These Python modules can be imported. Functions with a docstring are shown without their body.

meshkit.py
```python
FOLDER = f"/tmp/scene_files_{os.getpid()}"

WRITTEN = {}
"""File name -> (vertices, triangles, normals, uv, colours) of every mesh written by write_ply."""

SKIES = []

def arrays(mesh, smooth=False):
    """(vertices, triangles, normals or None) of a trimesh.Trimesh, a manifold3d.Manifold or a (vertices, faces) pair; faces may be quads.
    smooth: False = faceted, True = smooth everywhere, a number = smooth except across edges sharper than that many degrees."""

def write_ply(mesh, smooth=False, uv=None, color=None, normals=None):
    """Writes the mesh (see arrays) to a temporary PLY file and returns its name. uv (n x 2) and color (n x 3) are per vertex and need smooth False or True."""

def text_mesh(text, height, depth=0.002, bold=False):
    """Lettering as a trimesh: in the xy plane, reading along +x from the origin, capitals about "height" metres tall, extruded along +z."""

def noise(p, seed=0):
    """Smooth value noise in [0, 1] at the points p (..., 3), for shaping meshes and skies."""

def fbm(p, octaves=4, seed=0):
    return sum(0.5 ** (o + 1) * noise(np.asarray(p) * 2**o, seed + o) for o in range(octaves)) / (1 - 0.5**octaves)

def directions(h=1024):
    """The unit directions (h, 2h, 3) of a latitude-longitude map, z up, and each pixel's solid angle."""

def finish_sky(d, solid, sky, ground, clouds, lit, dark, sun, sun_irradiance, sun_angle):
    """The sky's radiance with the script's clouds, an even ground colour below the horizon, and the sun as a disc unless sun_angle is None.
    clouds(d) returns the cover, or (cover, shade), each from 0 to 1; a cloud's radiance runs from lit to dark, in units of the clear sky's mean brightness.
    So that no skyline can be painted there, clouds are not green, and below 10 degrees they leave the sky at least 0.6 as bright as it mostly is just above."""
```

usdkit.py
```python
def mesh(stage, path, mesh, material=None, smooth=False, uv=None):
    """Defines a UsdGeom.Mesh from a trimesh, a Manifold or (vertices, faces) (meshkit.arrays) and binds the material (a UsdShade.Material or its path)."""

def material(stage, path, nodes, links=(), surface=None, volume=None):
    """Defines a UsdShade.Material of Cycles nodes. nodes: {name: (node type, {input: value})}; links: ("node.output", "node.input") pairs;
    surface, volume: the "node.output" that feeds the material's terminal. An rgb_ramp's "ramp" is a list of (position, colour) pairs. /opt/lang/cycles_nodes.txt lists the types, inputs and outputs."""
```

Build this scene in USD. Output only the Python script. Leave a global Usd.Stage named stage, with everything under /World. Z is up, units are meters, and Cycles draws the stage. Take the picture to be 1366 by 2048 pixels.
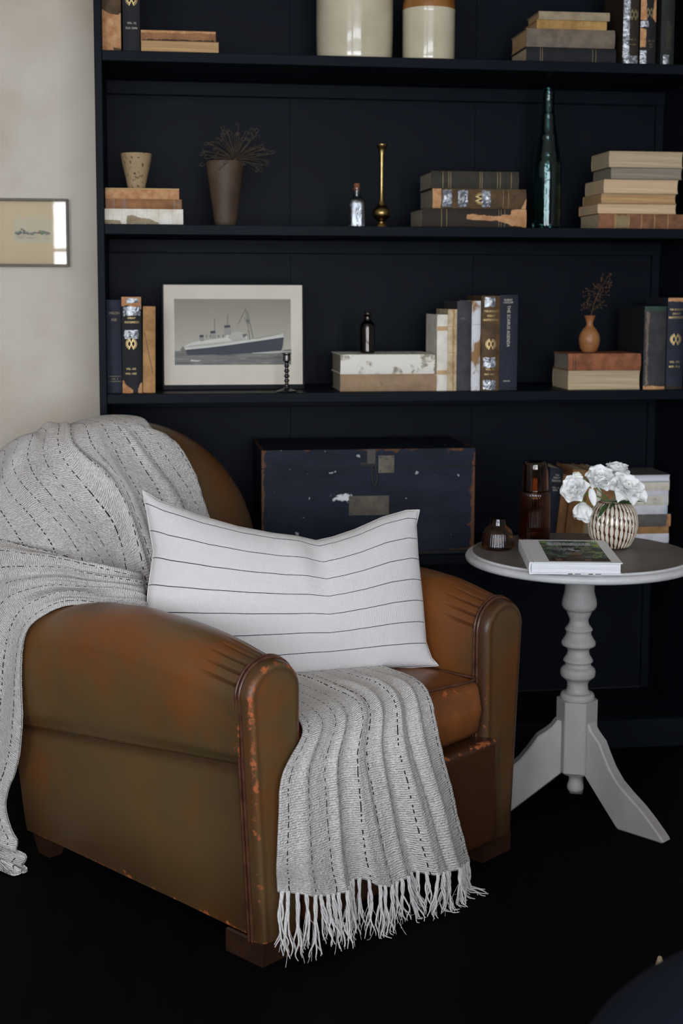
import math, random
import numpy as np, trimesh, usdkit, meshkit
from pxr import Usd, UsdGeom, UsdLux, UsdShade, Gf, Sdf, Vt
from scipy.interpolate import CubicSpline, PchipInterpolator
import shapely
from shapely.geometry import Polygon, LineString, Point
from shapely import affinity
from shapely.ops import unary_union

stage = Usd.Stage.CreateInMemory()
UsdGeom.SetStageUpAxis(stage, UsdGeom.Tokens.z)
UsdGeom.SetStageMetersPerUnit(stage, 1.0)
UsdGeom.Xform.Define(stage, '/World')
UsdGeom.Scope.Define(stage, '/World/Looks')
RNG = np.random.default_rng(7)

# ---------------------------------------------------------------- camera (50 mm, 1366 x 2048, slight downward lens shift)
EYE = np.array([0.0, 0.0, 1.2]); YAW, PITCH, ROLL = np.radians([7.8, 6.35, 0.17])
fwd = np.array([math.sin(YAW)*math.cos(PITCH), math.cos(YAW)*math.cos(PITCH), -math.sin(PITCH)])
rgt = np.array([math.cos(YAW), -math.sin(YAW), 0.0]); upv = np.cross(rgt, fwd)
rgt, upv = math.cos(ROLL)*rgt + math.sin(ROLL)*upv, -math.sin(ROLL)*rgt + math.cos(ROLL)*upv
cam = UsdGeom.Camera.Define(stage, '/World/camera')
M4 = Gf.Matrix4d(*[float(x) for row in (np.r_[rgt, 0], np.r_[upv, 0], np.r_[-fwd, 0], np.r_[EYE, 1]) for x in row])
cam.AddTransformOp().Set(M4)
cam.CreateFocalLengthAttr(50.0)
cam.CreateHorizontalApertureAttr(1366/2800*50)
cam.CreateVerticalApertureAttr(2048/2800*50)
cam.CreateVerticalApertureOffsetAttr(-138/2800*50)
cam.CreateFocusDistanceAttr(2.72)
cam.CreateFStopAttr(4.2)
cam.CreateExposureAttr(0.0)
cam.CreateClippingRangeAttr((0.05, 200))

# ---------------------------------------------------------------- daylight: two tall windows behind the camera
WZ0, WZ1, WY = 0.52, 2.62, -1.30
WINDOWS = [(-2.35, -.97), (-.62, 1.45)]                       # openings in wall_front
def rect_light(name, c, w, h, rot, inten, col):
    L = UsdLux.RectLight.Define(stage, '/World/'+name)
    L.AddTranslateOp().Set(Gf.Vec3d(*c)); L.AddRotateXYZOp().Set(Gf.Vec3f(*rot))
    L.CreateWidthAttr(w); L.CreateHeightAttr(h); L.CreateIntensityAttr(inten); L.CreateColorAttr(Gf.Vec3f(*col))
    return L
# overcast daylight just outside the panes (rect lights shine along local -z: rotX 90 turns that to +y)
DAY = 12.6
for k, (a, b) in enumerate(WINDOWS):
    rect_light(f'daylight_{k:03d}' if k else 'daylight', ((a+b)/2, WY-0.16, (WZ0+WZ1)/2), b-a+.1, WZ1-WZ0+.1, (90, 0, 0), DAY, (.92, .975, 1.075))

# ---------------------------------------------------------------- helpers: scene objects
_count = {}
def path_for(parent, name):
    k = (parent, name); n = _count.get(k, 0); _count[k] = n+1
    return f'{parent}/{name}' + (f'_{n:03d}' if n else '')
def setdata(path, **kw):
    p = stage.GetPrimAtPath(path)
    for k, v in kw.items():
        if v: p.SetCustomDataByKey(k, v)
def thing(name, label, cat, loc=(0, 0, 0), rz=0.0, group=None, kind=None):
    path = path_for('/World', name)
    x = UsdGeom.Xform.Define(stage, path)
    x.AddTranslateOp().Set(Gf.Vec3d(*map(float, loc)))
    if rz: x.AddRotateZOp().Set(float(rz))
    setdata(path, label=label, category=cat, group=group, kind=kind)
    return path
def part(parent, name, mesh, mat, smooth=35, uv=None, attrs=None, label=None, kind=None):
    path = path_for(parent, name)
    m = usdkit.mesh(stage, path, mesh, MATS[mat] if isinstance(mat, str) else mat, smooth=smooth, uv=uv)
    for k, a in (attrs or {}).items():
        a = np.asarray(a, np.float32); api = UsdGeom.PrimvarsAPI(m)
        if a.ndim == 1: api.CreatePrimvar(k, Sdf.ValueTypeNames.FloatArray, 'vertex').Set(Vt.FloatArray.FromNumpy(a))
        else: api.CreatePrimvar(k, Sdf.ValueTypeNames.Color3fArray, 'vertex').Set(Vt.Vec3fArray.FromNumpy(a))
    setdata(path, label=label, kind=kind)
    return path
def struct(name, mesh, mat, label=None, cat=None, smooth=35):
    p = part('/World', name, mesh, mat, smooth); setdata(p, kind='structure', label=label, category=cat); return p

# ---------------------------------------------------------------- helpers: meshes, all as (vertices, triangles)
def tri(f):
    f = np.asarray(f, int)
    return np.vstack([f[:, [0, 1, 2]], f[:, [0, 2, 3]]]) if f.shape[1] == 4 else f
def cat(ms):
    v, f, n = [], [], 0
    for a, b in ms:
        a = np.asarray(a, float); v.append(a); f.append(tri(b)+n); n += len(a)
    return np.vstack(v), np.vstack(f)
def mv(m, t=(0, 0, 0), rz=0, rx=0, ry=0, s=1.0):
    v, f = m; v = np.asarray(v, float)*s
    for ang, (i, j) in ((rx, (1, 2)), (ry, (2, 0)), (rz, (0, 1))):
        if ang:
            c, q = math.cos(math.radians(ang)), math.sin(math.radians(ang)); w = v.copy()
            w[:, i], w[:, j] = c*v[:, i]-q*v[:, j], q*v[:, i]+c*v[:, j]; v = w
    return v+np.asarray(t, float), f
def tm(m): return np.asarray(m.vertices, float), np.asarray(m.faces, int)
def box(x0, x1, y0, y1, z0, z1):
    v = np.array([[x, y, z] for z in (z0, z1) for y in (y0, y1) for x in (x0, x1)], float)
    f = [[0, 2, 3, 1], [4, 5, 7, 6], [0, 1, 5, 4], [2, 6, 7, 3], [0, 4, 6, 2], [1, 3, 7, 5]]
    return v, tri(f)
def rbox(x0, x1, y0, y1, z0, z1, r=.003, k=3):
    a = np.linspace(0, np.pi/2, k+1); pts = []
    for sx in (-1, 1):
        for sy in (-1, 1):
            for sz in (-1, 1):
                for p in a:
                    for q in a:
                        d = np.array([sx*math.cos(p)*math.cos(q), sy*math.cos(p)*math.sin(q), sz*math.sin(p)])
                        c = np.array([x1-r if sx > 0 else x0+r, y1-r if sy > 0 else y0+r, z1-r if sz > 0 else z0+r])
                        pts.append(c+r*d)
    return tm(trimesh.convex.convex_hull(np.unique(np.round(pts, 6), axis=0)))
def grid(P, closed=False):
    P = np.asarray(P, float); n, m = P.shape[:2]
    i, j = np.meshgrid(np.arange(n if closed else n-1), np.arange(m-1), indexing='ij'); i2 = (i+1) % n
    q = np.stack([i*m+j, i2*m+j, i2*m+j+1, i*m+j+1], -1).reshape(-1, 4)
    return P.reshape(-1, 3), tri(q)
def lathe(prof, n=48):
    prof = np.asarray(prof, float); a = np.arange(n)*2*np.pi/n
    P = np.stack([np.cos(a)[:, None]*prof[:, 0], np.sin(a)[:, None]*prof[:, 0], np.broadcast_to(prof[:, 1], (n, len(prof)))], -1)
    return grid(P, closed=True)
def curve(pts, n):
    p = np.asarray(pts, float); t = np.r_[0, np.cumsum(np.linalg.norm(np.diff(p, axis=0), axis=1)+1e-9)]
    return CubicSpline(t/t[-1], p)(np.linspace(0, 1, n))
def smoothprof(pts, n):
    p = np.asarray(pts, float); t = np.r_[0, np.cumsum(np.linalg.norm(np.diff(p, axis=0), axis=1)+1e-9)]
    return PchipInterpolator(t/t[-1], p)(np.linspace(0, 1, n))
def tube(pts, r, n=8, caps=True):
    p = np.asarray(pts, float); t = np.gradient(p, axis=0); t /= np.linalg.norm(t, axis=1, keepdims=True)+1e-12
    a = np.cross(t[0], [0, 0, 1.0] if abs(t[0, 2]) < .9 else [1.0, 0, 0]); a /= np.linalg.norm(a); A = []
    for k in range(len(p)):
        a = a-t[k]*(a@t[k]); a /= np.linalg.norm(a)+1e-12; A.append(a)
    A = np.array(A); B = np.cross(t, A); th = np.arange(n)*2*np.pi/n; r = np.broadcast_to(r, (len(p),))
    P = p[None]+r[None, :, None]*(np.cos(th)[:, None, None]*A[None]+np.sin(th)[:, None, None]*B[None])
    v, f = grid(P, closed=True)
    if caps:
        L = len(p); v = np.vstack([v, p[0], p[-1]]); k = len(v)
        for j in range(n):
            j2 = (j+1) % n; f = np.vstack([f, [[j2*L, j*L, k-2], [j*L+L-1, j2*L+L-1, k-1]]])
    return v, f
def extrude(poly, h):
    g = getattr(poly, 'geoms', [poly])
    return cat([tm(trimesh.creation.extrude_polygon(q, h, engine='earcut')) for q in g if q.area > 1e-10])
def csurf(C, n, m):
    """control grid (a,b,3) -> dense (n,m,3) by cubic splines"""
    C = np.asarray(C, float)
    A = CubicSpline(np.linspace(0, 1, C.shape[0]), C, axis=0)(np.linspace(0, 1, n))
    return CubicSpline(np.linspace(0, 1, C.shape[1]), A, axis=1)(np.linspace(0, 1, m))
def uvgrid(P):
    du = np.linalg.norm(np.diff(P, axis=0), axis=2).mean(1); dv = np.linalg.norm(np.diff(P, axis=1), axis=2).mean(0)
    u = np.r_[0, np.cumsum(du)]; v = np.r_[0, np.cumsum(dv)]
    U, V = np.meshgrid(u, v, indexing='ij'); return np.stack([U, V], -1).reshape(-1, 2)
def fnoise(p, s, seed=0, o=3): return meshkit.fbm(np.asarray(p)*s+31.7, o, seed)-.5
def sstep(a, b, x): t = np.clip((x-a)/(b-a), 0, 1); return t*t*(3-2*t)

def bevel_extrude(pts, z0, z1, b):
    """prism of a simple polygon with chamfered rims"""
    p = np.asarray(pts, float); x, y = p.T
    if (x*np.roll(y, -1)-np.roll(x, -1)*y).sum() < 0: p = p[::-1]
    e = np.roll(p, -1, 0)-p; e /= np.linalg.norm(e, axis=1, keepdims=True); nr = np.stack([-e[:, 1], e[:, 0]], 1)
    n0 = np.roll(nr, 1, 0); q = n0+nr; q /= np.maximum((1+(n0*nr).sum(1))[:, None], .35); ins = p+q*b
    rings = [np.c_[ins, np.full(len(p), z0)], np.c_[p, np.full(len(p), z0+b)], np.c_[p, np.full(len(p), z1-b)], np.c_[ins, np.full(len(p), z1)]]
    side = grid(np.stack(rings, 1), closed=True)
    cap = extrude(Polygon(ins), z1-z0)
    return cat([side, mv(cap, (0, 0, z0))])
# ---------------------------------------------------------------- materials
MATS = {}
def lin(*c):  # sRGB 0-255 -> linear
    c = np.array(c, float)/255; return tuple(np.where(c < .04045, c/12.92, ((c+.055)/1.055)**2.4))
def mat(name, nodes, links, surface='p.BSDF'):
    MATS[name] = usdkit.material(stage, '/World/Looks/'+name, nodes, links, surface=surface); return name
def surf(name, c, c2=None, rough=.6, metal=0., scale=20., detail=4., lo=.35, hi=.65, bump=0., bscale=None, spec=.5, coat=0., stretch=(1, 1, 1), coord='pos', sheen=0., rough2=None, bdist=.002, **extra):
    """principled with a two-tone noise and an optional bump"""
    N = {'p': ('principled_bsdf', dict(base_color=c, roughness=rough, metallic=metal, specular_ior_level=spec, coat_weight=coat, sheen_weight=sheen, **extra))}; L = []
    if c2 is not None or bump:
        if coord == 'pos': N['g'] = ('geometry', {}); src = 'g.position'
        else: N['g'] = ('texture_coordinate', {}); src = 'g.'+coord
        N['m'] = ('mapping', dict(scale=stretch)); L += [(src, 'm.vector')]
    if c2 is not None:
        N['n'] = ('noise_texture', dict(scale=scale, detail=detail, roughness=.6)); N['r'] = ('map_range', dict(from_min=lo, from_max=hi, clamp=True))
        N['x'] = ('mix_color', dict(a=c, b=c2))
        L += [('m.vector', 'n.vector'), ('n.fac', 'r.value'), ('r.result', 'x.fac'), ('x.result', 'p.base_color')]
        if rough2 is not None:
            N['rr'] = ('map_range', dict(from_min=0., from_max=1., to_min=rough, to_max=rough2)); L += [('r.result', 'rr.value'), ('rr.result', 'p.roughness')]
    if bump:
        N['bn'] = ('noise_texture', dict(scale=bscale or scale*3, detail=4.)); N['b'] = ('bump', dict(strength=bump, distance=bdist))
        L += [('m.vector', 'bn.vector'), ('bn.fac', 'b.height'), ('b.normal', 'p.normal')]
    return mat(name, N, L)

surf('plaster', lin(205, 196, 182), lin(186, 172, 154), rough=.9, scale=2.2, detail=5., lo=.42, hi=.68, bump=.25, bscale=14, bdist=.004, spec=.2)
surf('ceiling_paint', (.58, .52, .42), rough=.9)
surf('side_paint', (.42, .41, .39), rough=.9)
surf('floor_stain', (.0018, .0018, .0020), (.0028, .0027, .0027), rough=.8, scale=3, stretch=(9, 1, 9), spec=.04, bump=.15, bscale=40)
surf('navy_paint', (.0066, .0083, .0120), (.0080, .0098, .0142), rough=.38, scale=3, detail=5., lo=.3, hi=.7, spec=.03, bump=.08, bscale=90, bdist=.001)
surf('white_frame', (.7, .7, .7), rough=.4)
surf('grey_paint', lin(164, 160, 157), lin(142, 137, 134), rough=.55, scale=7, detail=6., lo=.4, hi=.7, bump=.15, bscale=60, spec=.4, stretch=(1, 1, .4))
surf('grey_rim_lit', lin(198, 197, 198), lin(170, 168, 168), rough=.42, scale=7, detail=6., lo=.4, hi=.7, bump=.12, bscale=60, spec=.5, stretch=(1, 1, 3))  # table paint lightened: the rim's window reflection is put into its colour
surf('grey_top', lin(112, 104, 99), lin(98, 91, 87), rough=.42, scale=5, detail=6., bump=.12, bscale=50, spec=.45, stretch=(1, 5, 1))
surf('gold', (.55, .40, .17), rough=.45, metal=.6)
surf('gold_dim', (.24, .18, .085), rough=.5, metal=.3)
surf('cream_ink', lin(205, 198, 180), rough=.6)
surf('dark_ink', (.02, .02, .022), rough=.7)
surf('grey_ink', (.20, .20, .21), rough=.7)
surf('film', (.10, .105, .12), (.36, .38, .42), rough=.12, scale=95, detail=3., lo=.48, hi=.62, bump=.8, bscale=85, bdist=.004, spec=.9, coat=.6)
surf('torn_tan', lin(196, 150, 105), lin(164, 112, 72), rough=.85, scale=60, detail=5., bump=.4, bscale=220, bdist=.001)
surf('paper', lin(192, 174, 142), lin(160, 140, 110), rough=.9, scale=4, stretch=(1, 1, 140), coord='object', bump=.5, bscale=5, bdist=.002)
surf('paper_tan', lin(192, 158, 112), lin(158, 120, 78), rough=.9, scale=4, stretch=(1, 1, 140), coord='object', bump=.5, bscale=5, bdist=.002)
surf('paper_cream', lin(210, 182, 146), lin(190, 160, 124), rough=.9, scale=4, stretch=(1, 1, 140), coord='object', bump=.5, bscale=5, bdist=.002)
surf('paper_white', lin(232, 232, 236), lin(205, 206, 214), rough=.8, scale=4, stretch=(1, 1, 200), coord='object', bump=.3, bscale=5, bdist=.001)
surf('paper_grey', lin(150, 140, 122), lin(118, 108, 94), rough=.9, scale=4, stretch=(1, 1, 140), coord='object', bump=.5, bscale=5, bdist=.002)
_cl = dict(
 brown_leather=((60, 42, 26), (38, 26, 16)), dark_cloth=((34, 34, 38), (26, 26, 30)), navy_cloth=((31, 35, 50), (23, 26, 38)), black_cloth=((24, 24, 27), (17, 17, 19)),
 olive_brown=((92, 70, 42), (64, 47, 28)), umber=((46, 36, 27), (34, 26, 19)), moss=((52, 47, 36), (40, 36, 28)), taupe=((118, 104, 90), (96, 84, 72)),
 tan_cloth=((176, 132, 84), (146, 104, 62)), tan_brown=((150, 104, 66), (120, 78, 46)), white_cloth=((222, 216, 204), (188, 178, 160)), cream_cloth=((200, 182, 148), (160, 136, 98)),
 white_spine=((226, 220, 208), (206, 196, 176)), charcoal=((62, 62, 66), (46, 46, 50)), marbled=((206, 206, 208), (166, 130, 84)), chestnut=((150, 92, 60), (112, 66, 40)),
 saddle=((136, 92, 62), (104, 68, 46)), greige=((156, 140, 112), (132, 116, 92)), ochre=((178, 140, 82), (150, 112, 60)), bottle_dark=((28, 31, 30), (20, 22, 22)),
 grey_board=((104, 100, 96), (84, 80, 76)), kraft=((150, 108, 70), (124, 86, 52)), fawn=((156, 128, 100), (138, 112, 86)), sand=((192, 160, 118), (176, 142, 100)), teal=((50, 72, 62), (38, 56, 48)), pale_blue=((196, 208, 222), (178, 192, 210)), lilac_white=((226, 224, 230), (206, 204, 212)), slate=((58, 57, 60), (44, 43, 46)))
for k, (a, b) in _cl.items():
    surf('bk_'+k, lin(*a), lin(*b), rough=.72, scale=38, detail=6., lo=.38, hi=.66, bump=.35, bscale=260, bdist=.0008, spec=.35)
surf('worn_white', lin(224, 219, 207), lin(150, 142, 124), rough=.85, scale=26, detail=6., lo=.56, hi=.63, bump=.3, bscale=80)
surf('marble_worn', lin(208, 208, 210), lin(140, 104, 62), rough=.7, scale=30, detail=6., lo=.5, hi=.58, bump=.4, bscale=80, stretch=(1, 1, .5))
surf('stoneware', lin(200, 190, 164), lin(184, 172, 146), rough=.16, scale=9, detail=5., spec=.6, coat=.5, bump=.06, bscale=24, bdist=.004)
surf('stoneware_brown', lin(150, 98, 40), lin(120, 74, 30), rough=.16, scale=9, spec=.6, coat=.5)
surf('speckle_clay', lin(158, 134, 98), lin(66, 52, 38), rough=.75, scale=130, detail=3., lo=.57, hi=.66, bump=.2, bscale=90)
surf('rust_clay', lin(92, 76, 58), lin(62, 46, 34), rough=.6, scale=9, detail=5., bump=.25, bscale=60, spec=.4)
surf('dry_stem', lin(80, 68, 52), lin(58, 47, 35), rough=.8, scale=30)
surf('dry_pod', lin(98, 66, 40), lin(66, 42, 24), rough=.7, scale=60)
surf('brass', (.42, .31, .12), (.22, .15, .06), rough=.30, metal=1., scale=18, detail=5., bump=.1, bscale=70)
surf('pewter', (.16, .15, .14), (.08, .075, .07), rough=.34, metal=1., scale=25, detail=5.)
surf('old_brass', (.10, .088, .066), (.06, .054, .043), rough=.48, metal=.85, scale=40, detail=6., bump=.15, bscale=90)
surf('iron', (.05, .045, .04), rough=.5, metal=.8)
surf('cork', lin(120, 72, 44), rough=.9)
surf('turned_wood', lin(164, 112, 68), lin(136, 86, 50), rough=.42, scale=12, detail=5., stretch=(1, 1, 4), spec=.45)
surf('mat_tan', lin(206, 188, 156), lin(196, 176, 142), rough=.95, scale=3)
surf('mat_board', lin(214, 206, 192), lin(200, 190, 174), rough=.95, scale=3)
surf('frame_dark', (.006, .007, .010), rough=.5, spec=.08)
surf('linen_seam', lin(206, 201, 199), rough=.9, spec=.1)
surf('frame_gilt', lin(86, 66, 42), lin(60, 44, 28), rough=.45, scale=30)
surf('wood_dark', (.03, .02, .014), rough=.6)
mat('petal', {'p': ('principled_bsdf', dict(base_color=(.95, .96, .95), roughness=.55, specular_ior_level=.2, sheen_weight=.2)), 't': ('translucent_bsdf', {'color': (.93, .95, .90)}), 'x': ('mix_closure', {'fac': .12})},
    [('p.BSDF', 'x.closure1'), ('t.BSDF', 'x.closure2')], surface='x.closure')
surf('petal_yellow', (.85, .84, .62), rough=.55, spec=.25)
surf('stamen', (.72, .48, .12), rough=.7)
surf('leaf', lin(64, 88, 48), lin(44, 66, 36), rough=.45, scale=30, spec=.4)
surf('stem_green', lin(110, 132, 76), rough=.5)
surf('white_card', lin(226, 226, 228), rough=.45, spec=.4)
surf('navy_velvet', (.0095, .0122, .0215), (.012, .0150, .0255), rough=.95, scale=12, spec=.05)
surf('beige_scrap', lin(196, 180, 150), lin(160, 142, 112), rough=.9, scale=90)
surf('seam_dark', (.012, .008, .005), rough=.7)
surf('tassel_yarn', lin(222, 219, 217), lin(200, 196, 192), rough=.95, scale=300, spec=.1, bump=.5, bscale=900, bdist=.001)
# vertex-coloured flat prints
mat('print', {'a': ('attribute', {'attribute': 'ink'}), 'p': ('principled_bsdf', dict(roughness=.55, specular_ior_level=.3))}, [('a.color', 'p.base_color')])
# glass
def glass(name, col, rough=.02, ior=1.5, bump=0):
    N = {'p': ('principled_bsdf', dict(base_color=col, roughness=rough, ior=ior, transmission_weight=1.0))}; L = []
    if bump:
        N['g'] = ('geometry', {}); N['n'] = ('noise_texture', dict(scale=70., detail=2.)); N['b'] = ('bump', dict(strength=bump, distance=.003)); L = [('g.position', 'n.vector'), ('n.fac', 'b.height'), ('b.normal', 'p.normal')]
    mat(name, N, L)
glass('green_glass', (.17, .46, .45), bump=.25)
glass('clear_glass', (.86, .9, .92), bump=.3)
glass('amber_glass', (.50, .20, .055))
glass('brown_glass', (.16, .05, .012))
mat('pane', {'t': ('transparent_bsdf', {'color': (.97, .97, .97)}), 'g': ('glossy_bsdf', {'color': (1., 1., 1.), 'roughness': .004}), 'f': ('fresnel', {'IOR': 1.5}), 'x': ('mix_closure', {})},
    [('f.fac', 'x.fac'), ('t.BSDF', 'x.closure1'), ('g.BSDF', 'x.closure2')], surface='x.closure')
# old club-chair leather: olive-brown hide, rust where handled, orange where the finish is scuffed off (attribute "wear")
def leather(name, base, base2, rust, rough=.36):
    N = {'g': ('geometry', {}), 'n1': ('noise_texture', dict(scale=3.2, detail=5., roughness=.55)), 'n2': ('noise_texture', dict(scale=5.5, detail=6., roughness=.62)),
         'n3': ('noise_texture', dict(scale=46., detail=6., roughness=.7)), 'a': ('attribute', {'attribute': 'wear'}), 'h': ('attribute', {'attribute': 'hand'}),
         'r1': ('map_range', dict(from_min=.36, from_max=.64, clamp=True)), 'x1': ('mix_color', dict(a=base, b=base2)),
         'hm': ('math', dict(math_type='multiply_add', value2=.22)), 'r2': ('map_range', dict(from_min=.55, from_max=.76, clamp=True)), 'x2': ('mix_color', dict(b=rust)),
         'am': ('math', dict(math_type='multiply_add', value2=.25)), 'r3': ('map_range', dict(from_min=.70, from_max=.80, clamp=True)), 'x3': ('mix_color', dict(b=lin(164, 88, 48))),
         'e': ('attribute', {'attribute': 'grime_shade'}), 'x4': ('mix_color', dict(b=lin(52, 30, 17))),  # dark brown mixed in, for patina and for the painted shade on the rail
         'bn': ('noise_texture', dict(scale=420., detail=3.)), 'bn2': ('noise_texture', dict(scale=9., detail=4.)), 'bs': ('math', dict(math_type='multiply_add', value2=6.0)),
         'b': ('bump', dict(strength=.22, distance=.0012)), 'rr': ('map_range', dict(from_min=0., from_max=1., to_min=rough, to_max=.62)),
         'p': ('principled_bsdf', dict(specular_ior_level=.32))}
    L = [('g.position', k+'.vector') for k in ('n1', 'n2', 'n3', 'bn', 'bn2')] + [('n1.fac', 'r1.value'), ('r1.result', 'x1.fac'),
         ('h.fac', 'hm.value1'), ('n2.fac', 'hm.value3'), ('hm.value', 'r2.value'), ('r2.result', 'x2.fac'), ('x1.result', 'x2.a'),
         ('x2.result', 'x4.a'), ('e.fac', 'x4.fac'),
         ('a.fac', 'am.value1'), ('n3.fac', 'am.value3'), ('am.value', 'r3.value'), ('r3.result', 'x3.fac'), ('x4.result', 'x3.a'), ('x3.result', 'p.base_color'),
         ('bn2.fac', 'bs.value1'), ('bn.fac', 'bs.value3'), ('bs.value', 'b.height'), ('b.normal', 'p.normal'), ('r3.result', 'rr.value'), ('rr.result', 'p.roughness')]
    mat(name, N, L)
leather('hide', lin(88, 70, 45), lin(102, 78, 46), lin(114, 66, 30))
leather('hide_seat', lin(112, 66, 33), lin(86, 50, 25), lin(134, 78, 38))
surf('leather_foot', lin(54, 32, 20), lin(38, 22, 14), rough=.4, scale=20)
surf('piping_hide', lin(86, 52, 36), lin(58, 34, 24), rough=.32, scale=40)
# woven cloths work in metres of cloth: uv = (across the stripes, along the stripes)
def woven(name, base, base2, stripe, spacing, dash, rib, ribamt, width=.0011, duty=.62, off=0., solid=False, axis='x', nub=(240., 330.)):
    o = {'x': ('x', 'y'), 'y': ('y', 'x')}[axis]
    N = {'t': ('texture_coordinate', {}), 's': ('separate_xyz', {}),
         'wn': ('noise_texture', dict(scale=14., detail=2.)), 'w1': ('math', dict(math_type='multiply_add', value2=.006 if not solid else .004)),
         'a1': ('math', dict(math_type='multiply_add', value2=1/spacing, value3=off)), 'a2': ('math', dict(math_type='fraction')), 'a3': ('math', dict(math_type='subtract', value2=.5)), 'a4': ('math', dict(math_type='absolute')),
         'a5': ('math', dict(math_type='less_than', value2=width/spacing)),
         'fl': ('math', dict(math_type='floor')), 'jit': ('math', dict(math_type='multiply_add', value2=.37)),
         'dn': ('noise_texture', dict(scale=45., detail=1.)), 'dj': ('math', dict(math_type='multiply_add', value2=2.2)),
         'd1': ('math', dict(math_type='multiply', value2=1/dash)), 'd2': ('math', dict(math_type='fraction')), 'd3': ('math', dict(math_type='less_than', value2=duty if not solid else 2.)),
         'mk': ('math', dict(math_type='multiply')),
         'rw': ('noise_texture', dict(scale=70., detail=2.)), 'rv': ('math', dict(math_type='multiply_add', value2=.0052 if not solid else 0.)),
         'r1': ('math', dict(math_type='multiply', value2=2*math.pi/rib)), 'r2': ('math', dict(math_type='sine')),
         'sl': ('noise_texture', dict(scale=1., detail=2., roughness=.6)), 'sm': ('mapping', dict(scale=(nub[0], nub[1], 1.) if axis == 'x' else (nub[1], nub[0], 1.))),
         'sl2': ('noise_texture', dict(scale=60., detail=4.)), 'h1': ('math', dict(math_type='multiply_add', value2=.42)), 'h2': ('math', dict(math_type='multiply_add', value2=3.4)),
         'cr': ('map_range', dict(from_min=1.1, from_max=3.2, clamp=True)), 'c1': ('mix_color', dict(a=base2, b=base)), 'c2': ('mix_color', dict(b=stripe)),
         'b': ('bump', dict(strength=.9, distance=ribamt)), 'p': ('principled_bsdf', dict(roughness=.95, specular_ior_level=.1, sheen_weight=.15))}
    L = [('t.UV', 's.vector'), ('t.UV', 'wn.vector'), ('wn.fac', 'w1.value1'), ('s.'+o[0], 'w1.value3'), ('w1.value', 'a1.value1'), ('a1.value', 'a2.value1'), ('a1.value', 'fl.value1'),
         ('a2.value', 'a3.value1'), ('a3.value', 'a4.value1'), ('a4.value', 'a5.value1'), ('s.'+o[1], 'd1.value1'), ('fl.value', 'jit.value1'), ('t.UV', 'dn.vector'), ('dn.fac', 'dj.value1'), ('d1.value', 'dj.value3'), ('dj.value', 'jit.value3'), ('jit.value', 'd2.value1'), ('d2.value', 'd3.value1'), ('a5.value', 'mk.value1'), ('d3.value', 'mk.value2'),
         ('t.UV', 'rw.vector'), ('rw.fac', 'rv.value1'), ('s.'+o[1], 'rv.value3'), ('rv.value', 'r1.value1'), ('r1.value', 'r2.value1'), ('t.UV', 'sm.vector'), ('sm.vector', 'sl.vector'), ('t.UV', 'sl2.vector'), ('r2.value', 'h1.value1'), ('sl.fac', 'h2.value1'), ('h2.value', 'h1.value3'),
         ('sl2.fac', 'h2.value3'), ('h1.value', 'cr.value'), ('cr.result', 'c1.fac'), ('c1.result', 'c2.a'), ('mk.value', 'c2.fac'), ('c2.result', 'p.base_color'), ('h1.value', 'b.height'), ('b.normal', 'p.normal')]
    mat(name, N, L)
woven('throw_weave', lin(240, 236, 233), lin(176, 169, 163), lin(22, 22, 26), .041, .0165, .0046, .0022, duty=.52)
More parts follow.
